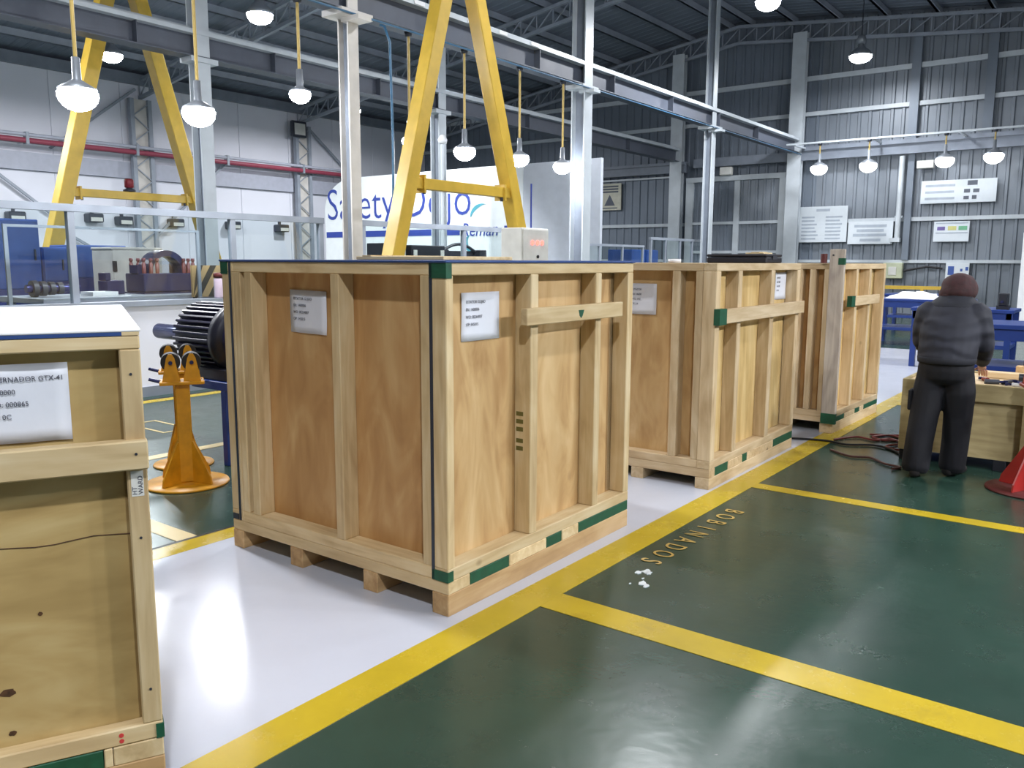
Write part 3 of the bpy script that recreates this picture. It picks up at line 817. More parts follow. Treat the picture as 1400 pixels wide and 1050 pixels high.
W3 = 1.5
c3 = crate('third tall wooden crate with a rough plank at its corner', (-2.26, 8.05, 0), R(-1.5), W3, 1.50, 1.61,
    front=((-1.35, -1.3), (-.80, -.74), (-.42, -.36), (-.29, -.235), (-.155, -.10)), side=((0, .06), (.48, .54), (.92, .98), (1.44, 1.50)),
    skid_x=((-W3, -W3+.1), (-1.0, -.9), (-.55, -.45), (-.12, 0)), zs=.10, zd=.15, dep=.10, ply='plywood', sideply='plywood_yellow', pine='pale_pine',
    deck=((0, .02, 'w'), (.02, .36, 'green_mark'), (.36, .70, 'w'), (.70, .86, 'green_mark'), (.86, 1.0, 'w'), (1.0, 1.5, 'green_mark')),
    bar=(.24, 1.18, 1.205, 1.298), skid_mat='pale_pine_y')
bx('corner_clip', 'green_mark', c3, -.002, .043, .23, .34, 1.20, 1.303)
bx('corner_plank', 'rough_plank', c3, -.10, .035, -.042, -.002, .155, 1.742, .004)
bx('corner_clip', 'green_mark', c3, -.10, .036, -.045, -.001, .10, .20)
bx('corner_clip', 'green_mark', c3, -.02, .037, -.044, .0, 1.60, 1.66)
bx('nail_head', 'dark_metal', c3, -.075, -.06, -.046, -.042, 1.68, 1.695)
MB().cyl((-.16, -.02, 1.615), (-.16, -.02, 1.70), .03, n=10).build('red_cap', 'dark_red', c3)

# leftmost crate, turned
W0, D0, H0 = 1.42, 1.6, 1.424
P0 = Vector((-2.25, 1.23, 0)); a0 = R(-26)
e1 = Vector((math.sin(-a0), math.cos(a0), 0))
org = P0-e1*D0
c0 = thing('wooden_crate', 'turned low wooden crate with white top at the left edge', 'crate', org, a0, 'tall wooden crates in a row on the white lane')
dp = .05
for a, b in ((-W0, -W0+.1), (-.76, -.66), (-.1, 0)): bx('skid', 'skid_wood_y', c0, a, b, 0, D0, 0, .13, .004)
for a, b, g in ((0, .3, 0), (.3, .55, 1), (.55, 1.24, 0), (1.24, 1.435, 1), (1.435, 1.46, 0), (1.46, D0, 0)):
    bx('deck_board', 'green_mark' if g else 'pine_x', c0, -W0, -.002 if g else 0, a+.001, b-.001, .13, .188, .003)
for sg, xo in ((1, 0.0), (-1, -W0)):
    xi = xo-sg*dp; a, b = min(xo, xi), max(xo, xi)
    bx('panel', 'plywood_olive', c0, min(xi, xi-sg*.012), max(xi, xi-sg*.012), .02, D0-.02, .19, H0-.02)
    bx('rail', 'pine_y', c0, a, b, 0, D0, 1.370, 1.410, .004)
    bx('rail', 'pine_y', c0, a, b, 0, D0, .19, .242, .004)
    for s0, s1 in ((0, .055), (.78, .83), (D0-.055, D0)): bx('stud', 'pine_z', c0, a, b, s0, s1, .242, 1.370, .004)
    if sg > 0: bx('rail', 'pine_y', c0, -.02, .028, -.004, D0+.004, 1.028, 1.112, .004)
for sg, yo in ((-1, 0.0), (1, D0)):
    yi = yo-sg*dp; a, b = min(yo, yi), max(yo, yi)
    bx('panel', 'plywood', c0, -W0+dp, -dp, min(yi, yi-sg*.012), max(yi, yi-sg*.012), .19, H0-.02)
    bx('rail', 'pine_x', c0, -W0+dp, -dp, a, b, 1.370, 1.410, .004)
    bx('rail', 'pine_x', c0, -W0+dp, -dp, a, b, .19, .242, .004)
    bx('stud', 'pine_z', c0, -.74, -.69, a, b, .242, 1.37, .004)
bx('edge_sheet', 'blue_sheet', c0, -W0, .002, 0, D0-.045, 1.410, 1.420)
bx('edge_block', 'pine_x', c0, -W0, .002, D0-.045, D0, 1.410, 1.420)
bx('lid', 'white_sheet', c0, -W0-.005, .004, -.005, D0+.005, 1.420, 1.427, .002)
note(c0, frame((-.049, D0-.42, 1.338), (0, 1, 0), (0, 0, 1)), .235, .218, ['ALTERNADOR GTX-41', 'SN: 0000', 'WO: 000865', 'OP: 0C'], .0195, pad=.036, top=.042)
tgl = MB().box(0, .0012, D0-.045, D0-.012, .945, 1.02).build('tag', 'tag_white', c0)
for k, s in enumerate(('WARD', 'HT')):
    text('printed_line', s, .018, 'ink', tgl, frame((.0018, D0-.020-k*.016, .95), (0, 0, 1), (0, -1, 0)), .0003)
for z in (1.30, 1.075, .82, .35): MB().cyl((.0, D0-.028, z), (.002 if z != 1.075 else .030, D0-.028, z), .004, n=8).build('nail_head', 'dark_metal', c0)
for k in range(2): MB().cyl((0, D0-.115, .205+k*.018), (.0012, D0-.115, .205+k*.018), .007, n=8).build('paint_mark', 'red_ink', c0)
bx('corner_clip', 'green_mark', c0, -.05, .003, D0-.02, D0+.003, .19, .235)
random.seed(4)
MB().tube([(-.0495, D0-.05-k*.05, .824+.006*math.sin(k*.9)+random.uniform(-.004, .004)) for k in range(14)], .0016, 5).build('crack', 'knot_dark', c0)
for (yy, zz, ry_, rz_) in ((D0-.395, .402, .020, .012), (D0-.392, .278, .010, .008), (D0-.30, .62, .006, .006)):
    random.seed(int(zz*100))
    MB().prism([(yy+ry_*math.cos(2*PI*k/14)*random.uniform(.8, 1.15), zz+rz_*math.sin(2*PI*k/14)*random.uniform(.8, 1.15)) for k in range(14)], -.0502, -.0488, 'yz').build('knot', 'knot_dark', c0)

# things lying on crate lids
def lid_board(name, label, cat, mat, x0, x1, y0, y1, z0, z1, parts=()):
    t = thing(name, label, cat, ((x0+x1)/2, (y0+y1)/2, z0))
    bx('board', mat, t, -(x1-x0)/2, (x1-x0)/2, -(y1-y0)/2, (y1-y0)/2, 0, z1-z0, .003)
    bx('batten', mat, t, -(x1-x0)/2+.05, -(x1-x0)/2+.12, -(y1-y0)/2, (y1-y0)/2, z1-z0, z1-z0+.006, .002)
    return t
lid_board('loose_board', 'thin plywood board lying on the lid of the nearest tall crate', 'board', 'pine_x', -3.62, -2.95, 3.3, 3.9, 1.625, 1.645)
t = thing('tape_roll', 'small white tape roll on top of the second tall crate', 'tape', (-2.95, 6.0, 1.612))
MB().lathe([(.03, 0), (.05, 0), (.05, .03), (.03, .03), (.03, 0)]).build('roll', 'white_plastic', t)
MB().lathe([(.028, 0), (.03, 0), (.03, .031), (.028, .031), (.028, 0)]).build('core', 'pine_z', t)
t = thing('tool_case', 'flat black case on top of the second tall crate, far end', 'case', (-2.75, 6.95, 1.612))
bx('body', 'case_black', t, -.28, .25, -.18, .18, 0, .05, .01)
bx('lid', 'case_black', t, -.28, .25, -.18, .18, .052, .075, .008)
bx('latch', 'dark_metal', t, .25, .256, -.05, .05, .03, .06)
lid_board('loose_board', 'short pale board on the black case over the second tall crate', 'board', 'pine_y', -2.72, -2.56, 6.86, 7.06, 1.687, 1.700)

# ------------------------------------------------------------------ jack stands, motor
def jack_stand(label, loc, rz, body, base, br=.29):
    t = thing('jack_stand', label, 'stand', loc, rz, 'round based jack stands')
    MB().lathe([(0, 0), (br, 0), (br+.005, .006), (br, .016), (0, .018)], n=40).build('base_plate', base, t)
    bx('column', body, t, -.05, .05, -.05, .05, .018, .74, .008)
    for k in range(4):
        a = k*PI/2+PI/4
        d = Vector((math.cos(a), math.sin(a), 0)); n = Vector((-d.y, d.x, 0))
        mb = MB()
        prof = [(.03, .018), (br-.055, .018), (br-.065, .07), (.075, .32), (.03, .32)]
        vs = [d*r_+n*.006+Vector((0, 0, z)) for r_, z in prof]+[d*r_-n*.006+Vector((0, 0, z)) for r_, z in prof]
        m_ = len(prof)
        mb.add(vs, [tuple(range(m_)), tuple(range(2*m_-1, m_-1, -1))]+[(i_, (i_+1) % m_, m_+(i_+1) % m_, m_+i_) for i_ in range(m_)])
        mb.build('gusset', body, t)
    bx('head_plate', body, t, -.10, .10, -.15, .15, .74, .765, .005)
    for sx in (-.075, .075):
        for sy in (-.07, .07):
            poly = [(sy-.06, .765), (sy+.06, .765), (sy+.028, .93), (sy+.012, .96), (sy-.012, .96), (sy-.028, .93)]
            MB().prism(poly, sx-.008, sx+.008, 'yz').build('prong', body, t)
    for sy in (-.07, .07):
        MB().cyl((-.06, sy, .90), (.06, sy, .90), .066, n=20).build('roller', 'rubber', t)
        MB().cyl((-.10, sy, .90), (.10, sy, .90), .014, n=10).build('axle', 'shaft_steel', t)
    MB().cyl((.0, -.22, .78), (0, -.14, .755), .012, n=8).build('handle', 'shaft_steel', t)
    return t
jack_stand('yellow jack stand with round base holding the dark motor', (-5.47, 3.29, 0), R(-31), 'stand_yellow', 'stand_yellow')
jack_stand('second yellow jack stand directly behind the first one', (-6.02, 3.60, 0), R(-31), 'stand_yellow', 'stand_yellow', .225)
jack_stand('red jack stand with dark round base at the right edge', (-.52, 6.88, 0), R(20), 'red_steel', 'dark_red')

t = thing('electric_motor', 'dark ribbed electric motor with bare shaft beside the nearest tall crate', 'motor', (-6.0, 4.06, .985))
MB().cyl((-.42, 0, 0), (.28, 0, 0), .24, n=40).build('body', 'motor_blue', t)
for k in range(36):
    a = 2*PI*k/36
    d = Vector((0, math.cos(a), math.sin(a)))
    if -.75 < a % (2*PI) - 1.5*PI < .75 and False: continue
    MB().bar(tuple(Vector((-.38, 0, 0))+d*.255), tuple(Vector((.12, 0, 0))+d*.255),   .02, .07, .003, tuple(d)).build('fin', 'motor_blue', t)
MB().lathe([(0, -.52), (.10, -.52), (.12, -.46), (.20, -.42), (.24, -.38)], axis='x', n=32).build('end_shield', 'motor_dark', t)
MB().lathe([(.27, .12), (.295, .13), (.295, .20), (.27, .23), (.23, .26), (.22, .36), (.10, .40), (0, .40)], axis='x', n=40).build('end_shield', 'motor_dark', t)
MB().lathe([(0, -1.08), (.06, -1.08), (.068, -1.07), (.068, -.5)], axis='x', n=24).build('shaft', 'shaft_steel', t)
for s in (-1, 1):
    bx('foot', 'motor_dark', t, -.1, .30, s*.2-.06, s*.2+.06, -.315, -.22, .006)
bx('terminal_box', 'motor_dark', t, .0, .22, .20, .36, -.10, .12, .01)
t = thing('blue_bench', 'low blue steel bench under the dark motor', 'bench', (-5.45, 4.06, 0))
for s in (-1, 1): bx('rail', 'bench_blue', t, -.68, .6, s*.26-.03, s*.26+.03, .60, .67, .004)
for xx in (-.65, 0, .57): bx('cross_member', 'bench_blue', t, xx-.03, xx+.03, -.23, .23, .60, .66, .004)
for xx in (-.25, .55):
    for s in (-1, 1): bx('leg', 'bench_blue', t, xx-.03, xx+.03, s*.26-.03, s*.26+.03, 0, .60, .004)
t = thing('pump_unit', 'dark grey pump under the blue bench behind the nearest crate', 'pump', (-5.8, 4.75, 0))
MB().cyl((-.25, 0, .24), (.25, 0, .24), .2, n=20).build('body', 'case_black', t)
bx('base', 'beam_grey', t, -.3, .3, -.2, .2, 0, .06)
MB().lathe([(.0, .26), (.14, .26), (.16, .3), (.05, .33), (0, .33)], (0, 0, .24), 'x').build('cover', 'box_beige', t)
MB().tube([(-.2, -.1, .40), (-.35, -.15, .5), (-.45, -.15, .25), (-.42, -.2, .02)], .02).build('hose', 'rubber', t)
t = thing('canister', 'pale pink canister with red band behind the motor', 'canister', (-9.45, 6.32, 1.14))
MB().lathe([(0, 0), (.10, 0), (.105, .02), (.105, .24), (.09, .26), (0, .26)]).build('body', 'bottle_pink', t)
MB().lathe([(0, .26), (.108, .26), (.108, .31), (.09, .32), (0, .32)]).build('cap', 'dark_red', t)

# ------------------------------------------------------------------ behind the partition
def cabinet(name, label, mat, x0, x1, y0, y1, z1, doors=2, lower=None, grp=None):
    t = thing(name, label, 'cabinet', ((x0+x1)/2, (y0+y1)/2, 0), 0, grp)
    w_, d_ = (x1-x0)/2, (y1-y0)/2
    bx('body', mat, t, -w_, w_, -d_, d_, .05, z1, .01)
    bx('plinth', 'case_black', t, -w_+.03, w_-.03, -d_+.03, d_-.03, 0, .05)
    for k in range(doors):
        ya = -d_+2*d_*k/doors+.012; yb = -d_+2*d_*(k+1)/doors-.012
        zt = z1-.02; zm = lower if lower else .08
        dd = bx('door', mat, t, w_, w_+.02, ya, yb, zm, zt, .005)
        MB().box(w_+.02, w_+.04, yb-.08, yb-.06, zm+(zt-zm)*.5-.08, zm+(zt-zm)*.5+.08).build('handle', 'dark_metal', dd)
        if lower: bx('drawer', 'cabinet_blue_dark', t, w_, w_+.02, ya, yb, .08, lower-.015, .005)
    return t
gB = 'blue cabinets behind the glass partition'
cabinet('blue_cabinet', 'tall blue cabinet at the left edge behind the glass', 'cabinet_blue', -13.6, -12.9, 4.2, 5.63, 2.19, 2, 1.2, gB)
cabinet('blue_cabinet', 'low blue cabinet partly behind the left yellow leg', 'cabinet_blue', -13.7, -13.05, 5.72, 6.08, 1.80, 1, 1.3, gB)
cabinet('blue_cabinet', 'wide low blue cabinet right of the left yellow leg', 'cabinet_blue', -13.7, -13.0, 6.12, 6.98, 1.84, 2, 1.35, gB)
t = thing('work_table', 'grey steel work table behind the glass carrying the round housing', 'table', (-10.7, 6.0, 0))
bx('table_top', 'steel_grey', t, -.6, .6, -1.6, 1.15, 1.10, 1.17, .006)
for xx in (-.5, .5):
    for yy in (-1.5, 1.05): bx('leg', 'steel_grey', t, xx-.04, xx+.04, yy-.04, yy+.04, 0, 1.10)
bx('apron', 'steel_cream', t, .5, .54, -1.46, 1.01, .9, 1.10)
t = thing('round_housing', 'dark bearing housing with red studs and glassy half dome', 'machine', (-10.8, 6.30, 1.17))
bx('base', 'housing_dark', t, -.24, .24, -.41, .41, .02, .27, .012)
bx('plate', 'housing_dark', t, -.30, .30, -.45, .45, 0, .02)
for yy in (-.36, -.26, -.17, .22, .29, .36):
    for xx in (-.16, .16): MB().lathe([(.026, .27), (.026, .40), (.018, .405), (.018, .43), (.026, .435), (.023, .47), (0, .47)], (xx, yy, 0), n=12).build('stud', 'stud_red', t)
arc = [(.30*math.cos(R(a)), .27+.31*math.sin(R(a))) for a in range(0, 181, 12)]
arc2 = [(.22*math.cos(R(a)), .27+.23*math.sin(R(a))) for a in range(180, -1, -12)]
MB().prism(arc+arc2, -.12, .12, 'yz').build('half_ring', 'housing_dark', t)
MB().prism([(.22*math.cos(R(a)), .27+.23*math.sin(R(a))) for a in range(0, 181, 12)], .02, .03, 'yz').build('window', 'dome_glass', t)
for s in (-1, 1): bx('lug', 'housing_dark', t, -.1, .1, s*.36-.06, s*.36+.06, .27, .38)
t = thing('beige_box', 'plain beige box standing behind the round housing', 'box', (-12.2, 6.56, 0))
bx('body', 'box_beige', t, -.3, .3, -.38, .38, .1, 1.76, .01)
for yy in (-.3, .3): bx('foot', 'case_black', t, -.28, .28, yy-.05, yy+.05, 0, .1)
bx('lid', 'box_beige', t, -.31, .31, -.39, .39, 1.76, 1.80, .01)
bx('latch', 'case_black', t, .3, .32, -.39, -.33, 1.45, 1.6)
t = thing('coupling', 'small dark ribbed coupling on the work table behind the glass', 'machine part', (-10.6, 4.72, 1.17))
for k in range(4): MB().cyl((-.02, -.22+k*.1, .1), (-.02, -.16+k*.1, .1), .10-(.01*k), n=18).build('ring', 'dark_metal', t)
MB().cyl((-.02, -.28, .1), (-.02, .34, .1), .05, n=14).build('shaft', 'shaft_steel', t)
t = thing('plastic_tray', 'shiny white tray on the work table beside the dark coupling', 'tray', (-10.55, 5.28, 1.17))
bx('base', 'white_plastic', t, -.16, .16, -.16, .16, 0, .01)
for a, b, c, d in ((-.16, .16, -.16, -.145), (-.16, .16, .145, .16), (-.16, -.145, -.145, .145), (.145, .16, -.145, .145)): bx('rim', 'white_plastic', t, a, b, c, d, .01, .05)
t = thing('small_block', 'dark block on the work table left of the round housing', 'machine part', (-10.9, 5.62, 1.17))
bx('body', 'housing_dark', t, -.12, .12, -.12, .12, 0, .18, .01); bx('upright', 'housing_dark', t, -.1, .1, -.12, -.05, .18, .28, .008)
t = thing('inner_frame', 'thin grey rail frame behind the round housing', 'frame', (-9.9, 5.35, 0))
bx('rail', 'steel_grey', t, -.015, .015, -1.4, .95, 1.97, 2.0)
for yy in (-1.38, .93): bx('post', 'steel_grey', t, -.015, .015, yy-.02, yy+.02, 0, 1.97)
# striped guard
t = thing('striped_guard', 'guard panel with black and tan slanting stripes beside the crate', 'guard', (-10.2, 6.62, 1.17))
t.location = (-9.95, 6.44, 0)
gwid, gz0, gz1 = .50, 1.14, 1.55
bx('panel', 'stripe_tan', t, -.02, .02, -.24, .5, gz0, gz1)
for k in range(5):
    y0 = -.42+k*.2
    poly = [(y0, gz0), (y0+.09, gz0), (y0+.34, gz1), (y0+.25, gz1)]
    cl_ = []
    for (a, b) in poly: cl_.append((min(max(a, -.24), .5), b))
    MB().prism(cl_, .02, .023, 'yz').build('stripe', 'stripe_black', t)
for yy in (-.2, .46): bx('leg', 'stripe_black', t, -.02, .02, yy-.02, yy+.02, 0, gz0)
# equipment behind the nearest crate, seen over its lid
t = thing('equipment_shelf', 'grey bench behind the glass below the blue lettered wall', 'table', (-10.2, 10.7, 0))
bx('table_top', 'steel_grey', t, -.5, .5, -1.7, 1.7, 1.55, 1.60, .006)
for xx in (-.45, .45):
    for yy in (-1.6, 1.6): bx('leg', 'steel_grey', t, xx-.03, xx+.03, yy-.03, yy+.03, 0, 1.55)
for (y0, y1, z1, lb) in ((9.48, 10.0, 1.90, 'black equipment case left of the yellow leg'), (10.12, 10.95, 1.88, 'long black equipment case right of the yellow leg')):
    t = thing('equipment_case', lb+' over the crate lid', 'case', (-9.95, (y0+y1)/2, 1.60))
    h = (y1-y0)/2
    bx('body', 'case_black', t, -.2, .2, -h, h, .01, z1-1.6, .012)
    for yy in (-h+.08, h-.08): bx('latch', 'control_grey', t, .2, .215, yy-.04, yy+.04, .08, .20)
    bx('foot', 'rubber', t, -.18, .18, -h+.03, h-.03, 0, .01)
t = thing('arched_handle', 'black arched bar between two blocks behind the nearest crate', 'machine part', (-9.95, 11.55, 1.60))
MB().tube([(0, -.55+1.1*k/12, .14+.18*math.sin(PI*k/12)) for k in range(13)], .028).build('arch', 'case_black', t)
for yy in (-.5, .55): bx('block', 'case_black', t, -.12, .12, yy-.10, yy+.10, 0, .22, .01)
bx('panel', 'case_black', t, -.05, -.02, -.42, .45, .02, .20)
t = thing('control_box', 'grey control box with three red lights on a stand', 'control box', (-6.6, 8.98, 0))
bx('cabinet', 'control_grey', t, -.18, .16, -.27, .33, 1.60, 2.05, .01)
bx('door', 'control_grey', t, .16, .175, -.25, .31, 1.62, 2.03, .004)
for k in range(3): MB().cyl((.175, -.06+k*.11, 1.86), (.185, -.06+k*.11, 1.86), .028, n=12).build('indicator', 'led_red', t)
MB().cyl((.175, .06, 1.68), (.19, .06, 1.68), .022, n=10).build('knob', 'rubber', t)
bx('stand', 'dark_metal', t, -.05, .05, -.05, .05, .02, 1.60); bx('foot', 'dark_metal', t, -.3, .3, -.3, .3, 0, .02)
MB().cyl((-.1, .29, 2.05), (-.1, .29, 2.65), .012, n=8).build('antenna', 'print_blue', t)
t = thing('blue_bin', 'blue plastic bin right of the control box', 'bin', (-9.9, 14.0, 1.14))
t.location = (-9.9, 13.6, 0)
bx('stand', 'steel_grey', t, -.2, .2, -.35, .35, 0, 1.35); bx('bin', 'cabinet_blue', t, -.22, .22, -.40, .40, 1.35, 1.92, .02)
for (y0, y1, lb) in ((18.0, 18.65, 'blue cabinet inside the glass enclosure, left one'), (18.75, 19.35, 'blue cabinet inside the glass enclosure, right one')):
    cabinet('blue_cabinet', lb, 'cabinet_blue', -10.9, -10.2, y0+.4, y1+.4, 1.92, 1, None, gB)

# ------------------------------------------------------------------ signs on the far wall
SY = YF-.15
def sign(name, label, x0, x1, z0, z1, mat, parts, cat='sign'):
    t = thing(name, label, cat, ((x0+x1)/2, SY, z0))
    w_ = (x1-x0)/2
    bx('board', mat, t, -w_, w_, -.02, .02, 0, z1-z0, .004)
    for (nm, a, b, c, d, m_) in parts:
        bx(nm, m_, t, -w_+(x1-x0)*a, -w_+(x1-x0)*b, -.024, -.02, (z1-z0)*c, (z1-z0)*d)
    return t
random.seed(11)
pa = [('title', .36, .64, .86, .93, 'sign_ink')]
for r_ in range(7):
    for a in (.06, .56): pa.append(('text_row', a, a+random.uniform(.26, .36), .08+r_*.10, .125+r_*.10, 'sign_ink'))
sign('notice_board', 'large white notice board right of the wall column', -8.86, -7.40, 2.24, 3.33, 'sign_white', pa)
pa = [('text_row', .14, .86, .74, .86, 'sign_ink'), ('text_row', .2, .8, .54, .66, 'sign_ink'), ('text_row', .12, .86, .34, .46, 'sign_ink'), ('text_row', .28, .74, .12, .24, 'sign_ink')]
sign('banner', 'white cloth banner right of the notice board', -7.36, -6.08, 2.17, 2.84, 'sign_white', pa)
pa = [('text_row', .06, .46, .72, .82, 'sign_ink'), ('text_row', .06, .45, .44, .54, 'sign_ink'), ('text_row', .06, .46, .16, .26, 'sign_ink'), ('picture', .62, .75, .74, .94, 'sign_dark'), ('picture', .58, .66, .42, .58, 'sign_dark'), ('picture', .70, .78, .42, .58, 'sign_dark'), ('picture', .58, .65, .14, .28, 'sign_dark'), ('picture', .69, .75, .14, .30, 'sign_dark')]
sign('long_sign', 'long white sign with small pictures below the right lamps', -5.40, -3.49, 3.30, 3.94, 'sign_white', pa)
pa = [('picture', .10, .32, .56, .74, 'sign_purple'), ('picture', .40, .64, .56, .76, 'sign_yellow'), ('picture', .70, .94, .56, .76, 'sign_green'), ('text_row', .06, .96, .40, .46, 'sign_ink'), ('text_row', .06, .96, .88, .94, 'sign_ink')]
sign('small_sign', 'small white sign with purple, yellow and green blocks', -4.99, -4.08, 2.22, 2.79, 'sign_white', pa)
pa = [('text_row', .12, .88, .86, .92, 'sign_dark'), ('text_row', .12, .88, .76, .82, 'sign_dark'), ('text_row', .12, .88, .66, .72, 'sign_dark'), ('text_row', .15, .85, .06, .10, 'sign_dark')]
t = sign('warning_sign', 'cream warning sign with triangle on the dark wall', -16.2, -15.28, 3.46, 4.40, 'cream_sign', pa)
MB().prism([(-.22, .16), (.22, .16), (0, .55)], -.026, -.02, 'xz').build('triangle', 'sign_dark', t)
pa = [('picture', .10, .36, .45, .85, 'sign_blue'), ('picture', .62, .72, .62, .74, 'sign_blue'), ('picture', .84, .96, .66, .82, 'sign_blue')]
sign('poster', 'white safety poster with blue symbols behind the worker', -4.60, -4.0, 1.0, 1.62, 'sign_white', pa)
t = thing('electric_box', 'pale green electric box on the far wall left of the worker', 'box', (-5.98, YF-.22, 1.16))
bx('body', 'elec_box', t, -.28, .26, -.10, .10, 0, .46, .02); bx('cover', 'control_grey', t, -.12, .1, -.115, -.10, .1, .34, .006)
MB().tube([(.28, 0, .22), (.4, 0, .25), (.9, .02, .35), (1.3, .02, .30)], .03).build('cable', 'rubber', t)
t = thing('white_conduit', 'white vertical pipe on the far wall between the lamps', 'pipe', (-5.93, YF-.30, 2.22))
MB().cyl((0, 0, .1), (0, 0, 2.45), .075, n=12).build('pipe', 'steel_white', t)
bx('box', 'steel_white', t, -.20, .09, -.08, .12, 0, .12)
bx('bracket', 'steel_white', t, -.1, .1, .0, .10, .70, .76)
t = thing('wall_fitting', 'small white box at the far wall beside the third lamp', 'box', (-5.30, YF-.30, 4.28))
bx('body', 'control_grey', t, -.22, .22, -.1, .12, 0, .22, .01); bx('bracket', 'steel_grey', t, -.05, .05, .12, .26, .06, .16)
t = thing('siren_box', 'small grey box above the sliding door', 'box', (-11.25, YF-.38, 4.425))
bx('body', 'control_grey', t, -.2, .2, -.08, .1, 0, .26, .02); bx('bracket', 'steel_grey', t, -.05, .05, .1, .30, .1, .2)
t = thing('yellow_guard_rail', 'yellow guard rail low on the far wall', 'rail', (-5.3, YF-.55, 0))
bx('rail', 'gantry_yellow', t, -1.1, 1.6, -.04, .04, .86, .96)
for xx in (-1.0, .2, 1.5): bx('post', 'gantry_yellow', t, xx-.04, xx+.04, -.04, .04, 0, .86)
t = thing('white_cupboard', 'white cupboard at the right edge before the far wall', 'cupboard', (-1.95, 22.0, 0))
bx('body', 'white_plastic', t, -.30, .6, -.3, .3, .05, 2.30, .01); bx('plinth', 'dark_metal', t, -.28, .58, -.28, .28, 0, .05)
for k in range(2): 
    d_ = bx('door', 'white_plastic', t, -.29+k*.45, .14+k*.45, -.32, -.30, .08, 2.26, .004)
    bx('handle', 'dark_metal', d_, .08+k*.1, .10+k*.1, -.335, -.32, 1.0, 1.2)

# ------------------------------------------------------------------ blue work tables
def blue_table(label, x0, x1, y0, y1, z, shelf=None, lo=0.0):
    t = thing('blue_work_table', label, 'table', ((x0+x1)/2, (y0+y1)/2, 0), 0, 'blue steel work tables')
    w_, d_ = (x1-x0)/2, (y1-y0)/2
    bx('table_top', 'bench_blue', t, -w_, w_, -d_, d_, z-.05, z, .006)
    for a, b, c, d in ((-w_+.03, w_-.03, -d_+.02, -d_+.06), (-w_+.03, w_-.03, d_-.06, d_-.02)): bx('apron', 'bench_blue', t, a, b, c, d, z-.17, z-.05)
    for sx in (-1, 1):
        for sy in (-1, 1): bx('leg', 'bench_blue', t, sx*(w_-.06)-.04, sx*(w_-.06)+.04, sy*(d_-.06)-.04, sy*(d_-.06)+.04, 0, z-.05)
    if shelf:
        bx('shelf', 'bench_blue', t, -w_+.03, w_-.03, -d_+.03, d_-.03, shelf-.06, shelf, .004)
    return t
blue_table('blue work table with crumpled plastic, right of the third crate', -4.35, -2.6, 17.6, 18.6, .92, .36)
blue_table('blue work table in the far back by the yellow rail', -4.9, -3.2, 21.0, 22.0, .90, .40)
blue_table('blue work table with white sheet right of the worker head', -2.9, -1.5, 14.2, 15.1, .93, .4)
blue_table('nearest blue work table with shelf at the right edge', -1.75, .3, 10.2, 11.1, .97, .52)
def crumple(name, label, cat, x, y, z, rx, ry, h, seed, mat='white_plastic'):
    random.seed(seed)
    mb = MB(); n, m_ = 14, 8
    vs = []; fs = []
    for j in range(m_+1):
        for i_ in range(n):
            a = 2*PI*i_/n; t_ = j/m_; rr = 1-t_
            k = rr**.6
            vs.append((rx*k*math.cos(a)*random.uniform(.88, 1.05), ry*k*math.sin(a)*random.uniform(.88, 1.05), (h*math.sin(t_*PI/2)*random.uniform(.7, 1.15) if j else 0)))
    for j in range(m_):
        for i_ in range(n): fs.append((j*n+i_, j*n+(i_+1) % n, (j+1)*n+(i_+1) % n, (j+1)*n+i_))
    mb.add(vs, fs, True)
    o = mb.build(name, mat)
    o.location = (x, y, z)
    return tag(o, label, cat)
crumple('plastic_wrap', 'crumpled white plastic on the blue table right of the third crate', 'plastic wrap', -3.6, 18.0, .921, .56, .35, .13, 2)
crumple('plastic_wrap', 'small crumpled white plastic on that same blue table, right end', 'plastic wrap', -2.80, 18.1, .921, .13, .25, .08, 5)
crumple('plastic_wrap', 'white sheet heap on the blue table right of the worker head', 'plastic wrap', -2.3, 14.6, .93, .42, .28, .06, 6)
t = thing('bench_vice', 'black bench vice on the far blue table at the right edge', 'vice', (-1.68, 14.5, .93))
bx('base', 'case_black', t, -.08, .08, -.1, .1, 0, .06); bx('jaw', 'case_black', t, -.06, .06, -.12, -.02, .06, .24, .01); bx('jaw', 'case_black', t, -.06, .06, .03, .12, .06, .24, .01)
MB().cyl((0, -.22, .12), (0, .1, .12), .02, n=8).build('screw', 'shaft_steel', t)
t = thing('rusty_stator', 'dark brown ring shaped part on the shelf of the nearest blue table', 'machine part', (-.78, 10.55, .521))
rg = MB()
rg.lathe([(.09, -.14), (.155, -.14), (.17, -.12), (.17, .12), (.155, .14), (.09, .14), (.09, -.14)], (0, 0, .17), 'y', 28)
rg.build('ring', 'rust', t)
for s in (-1, 1): bx('foot', 'rust', t, s*.14-.05, s*.14+.05, -.12, .12, 0, .06)
bx('lug', 'rust', t, -.03, .03, -.05, .05, .33, .36)

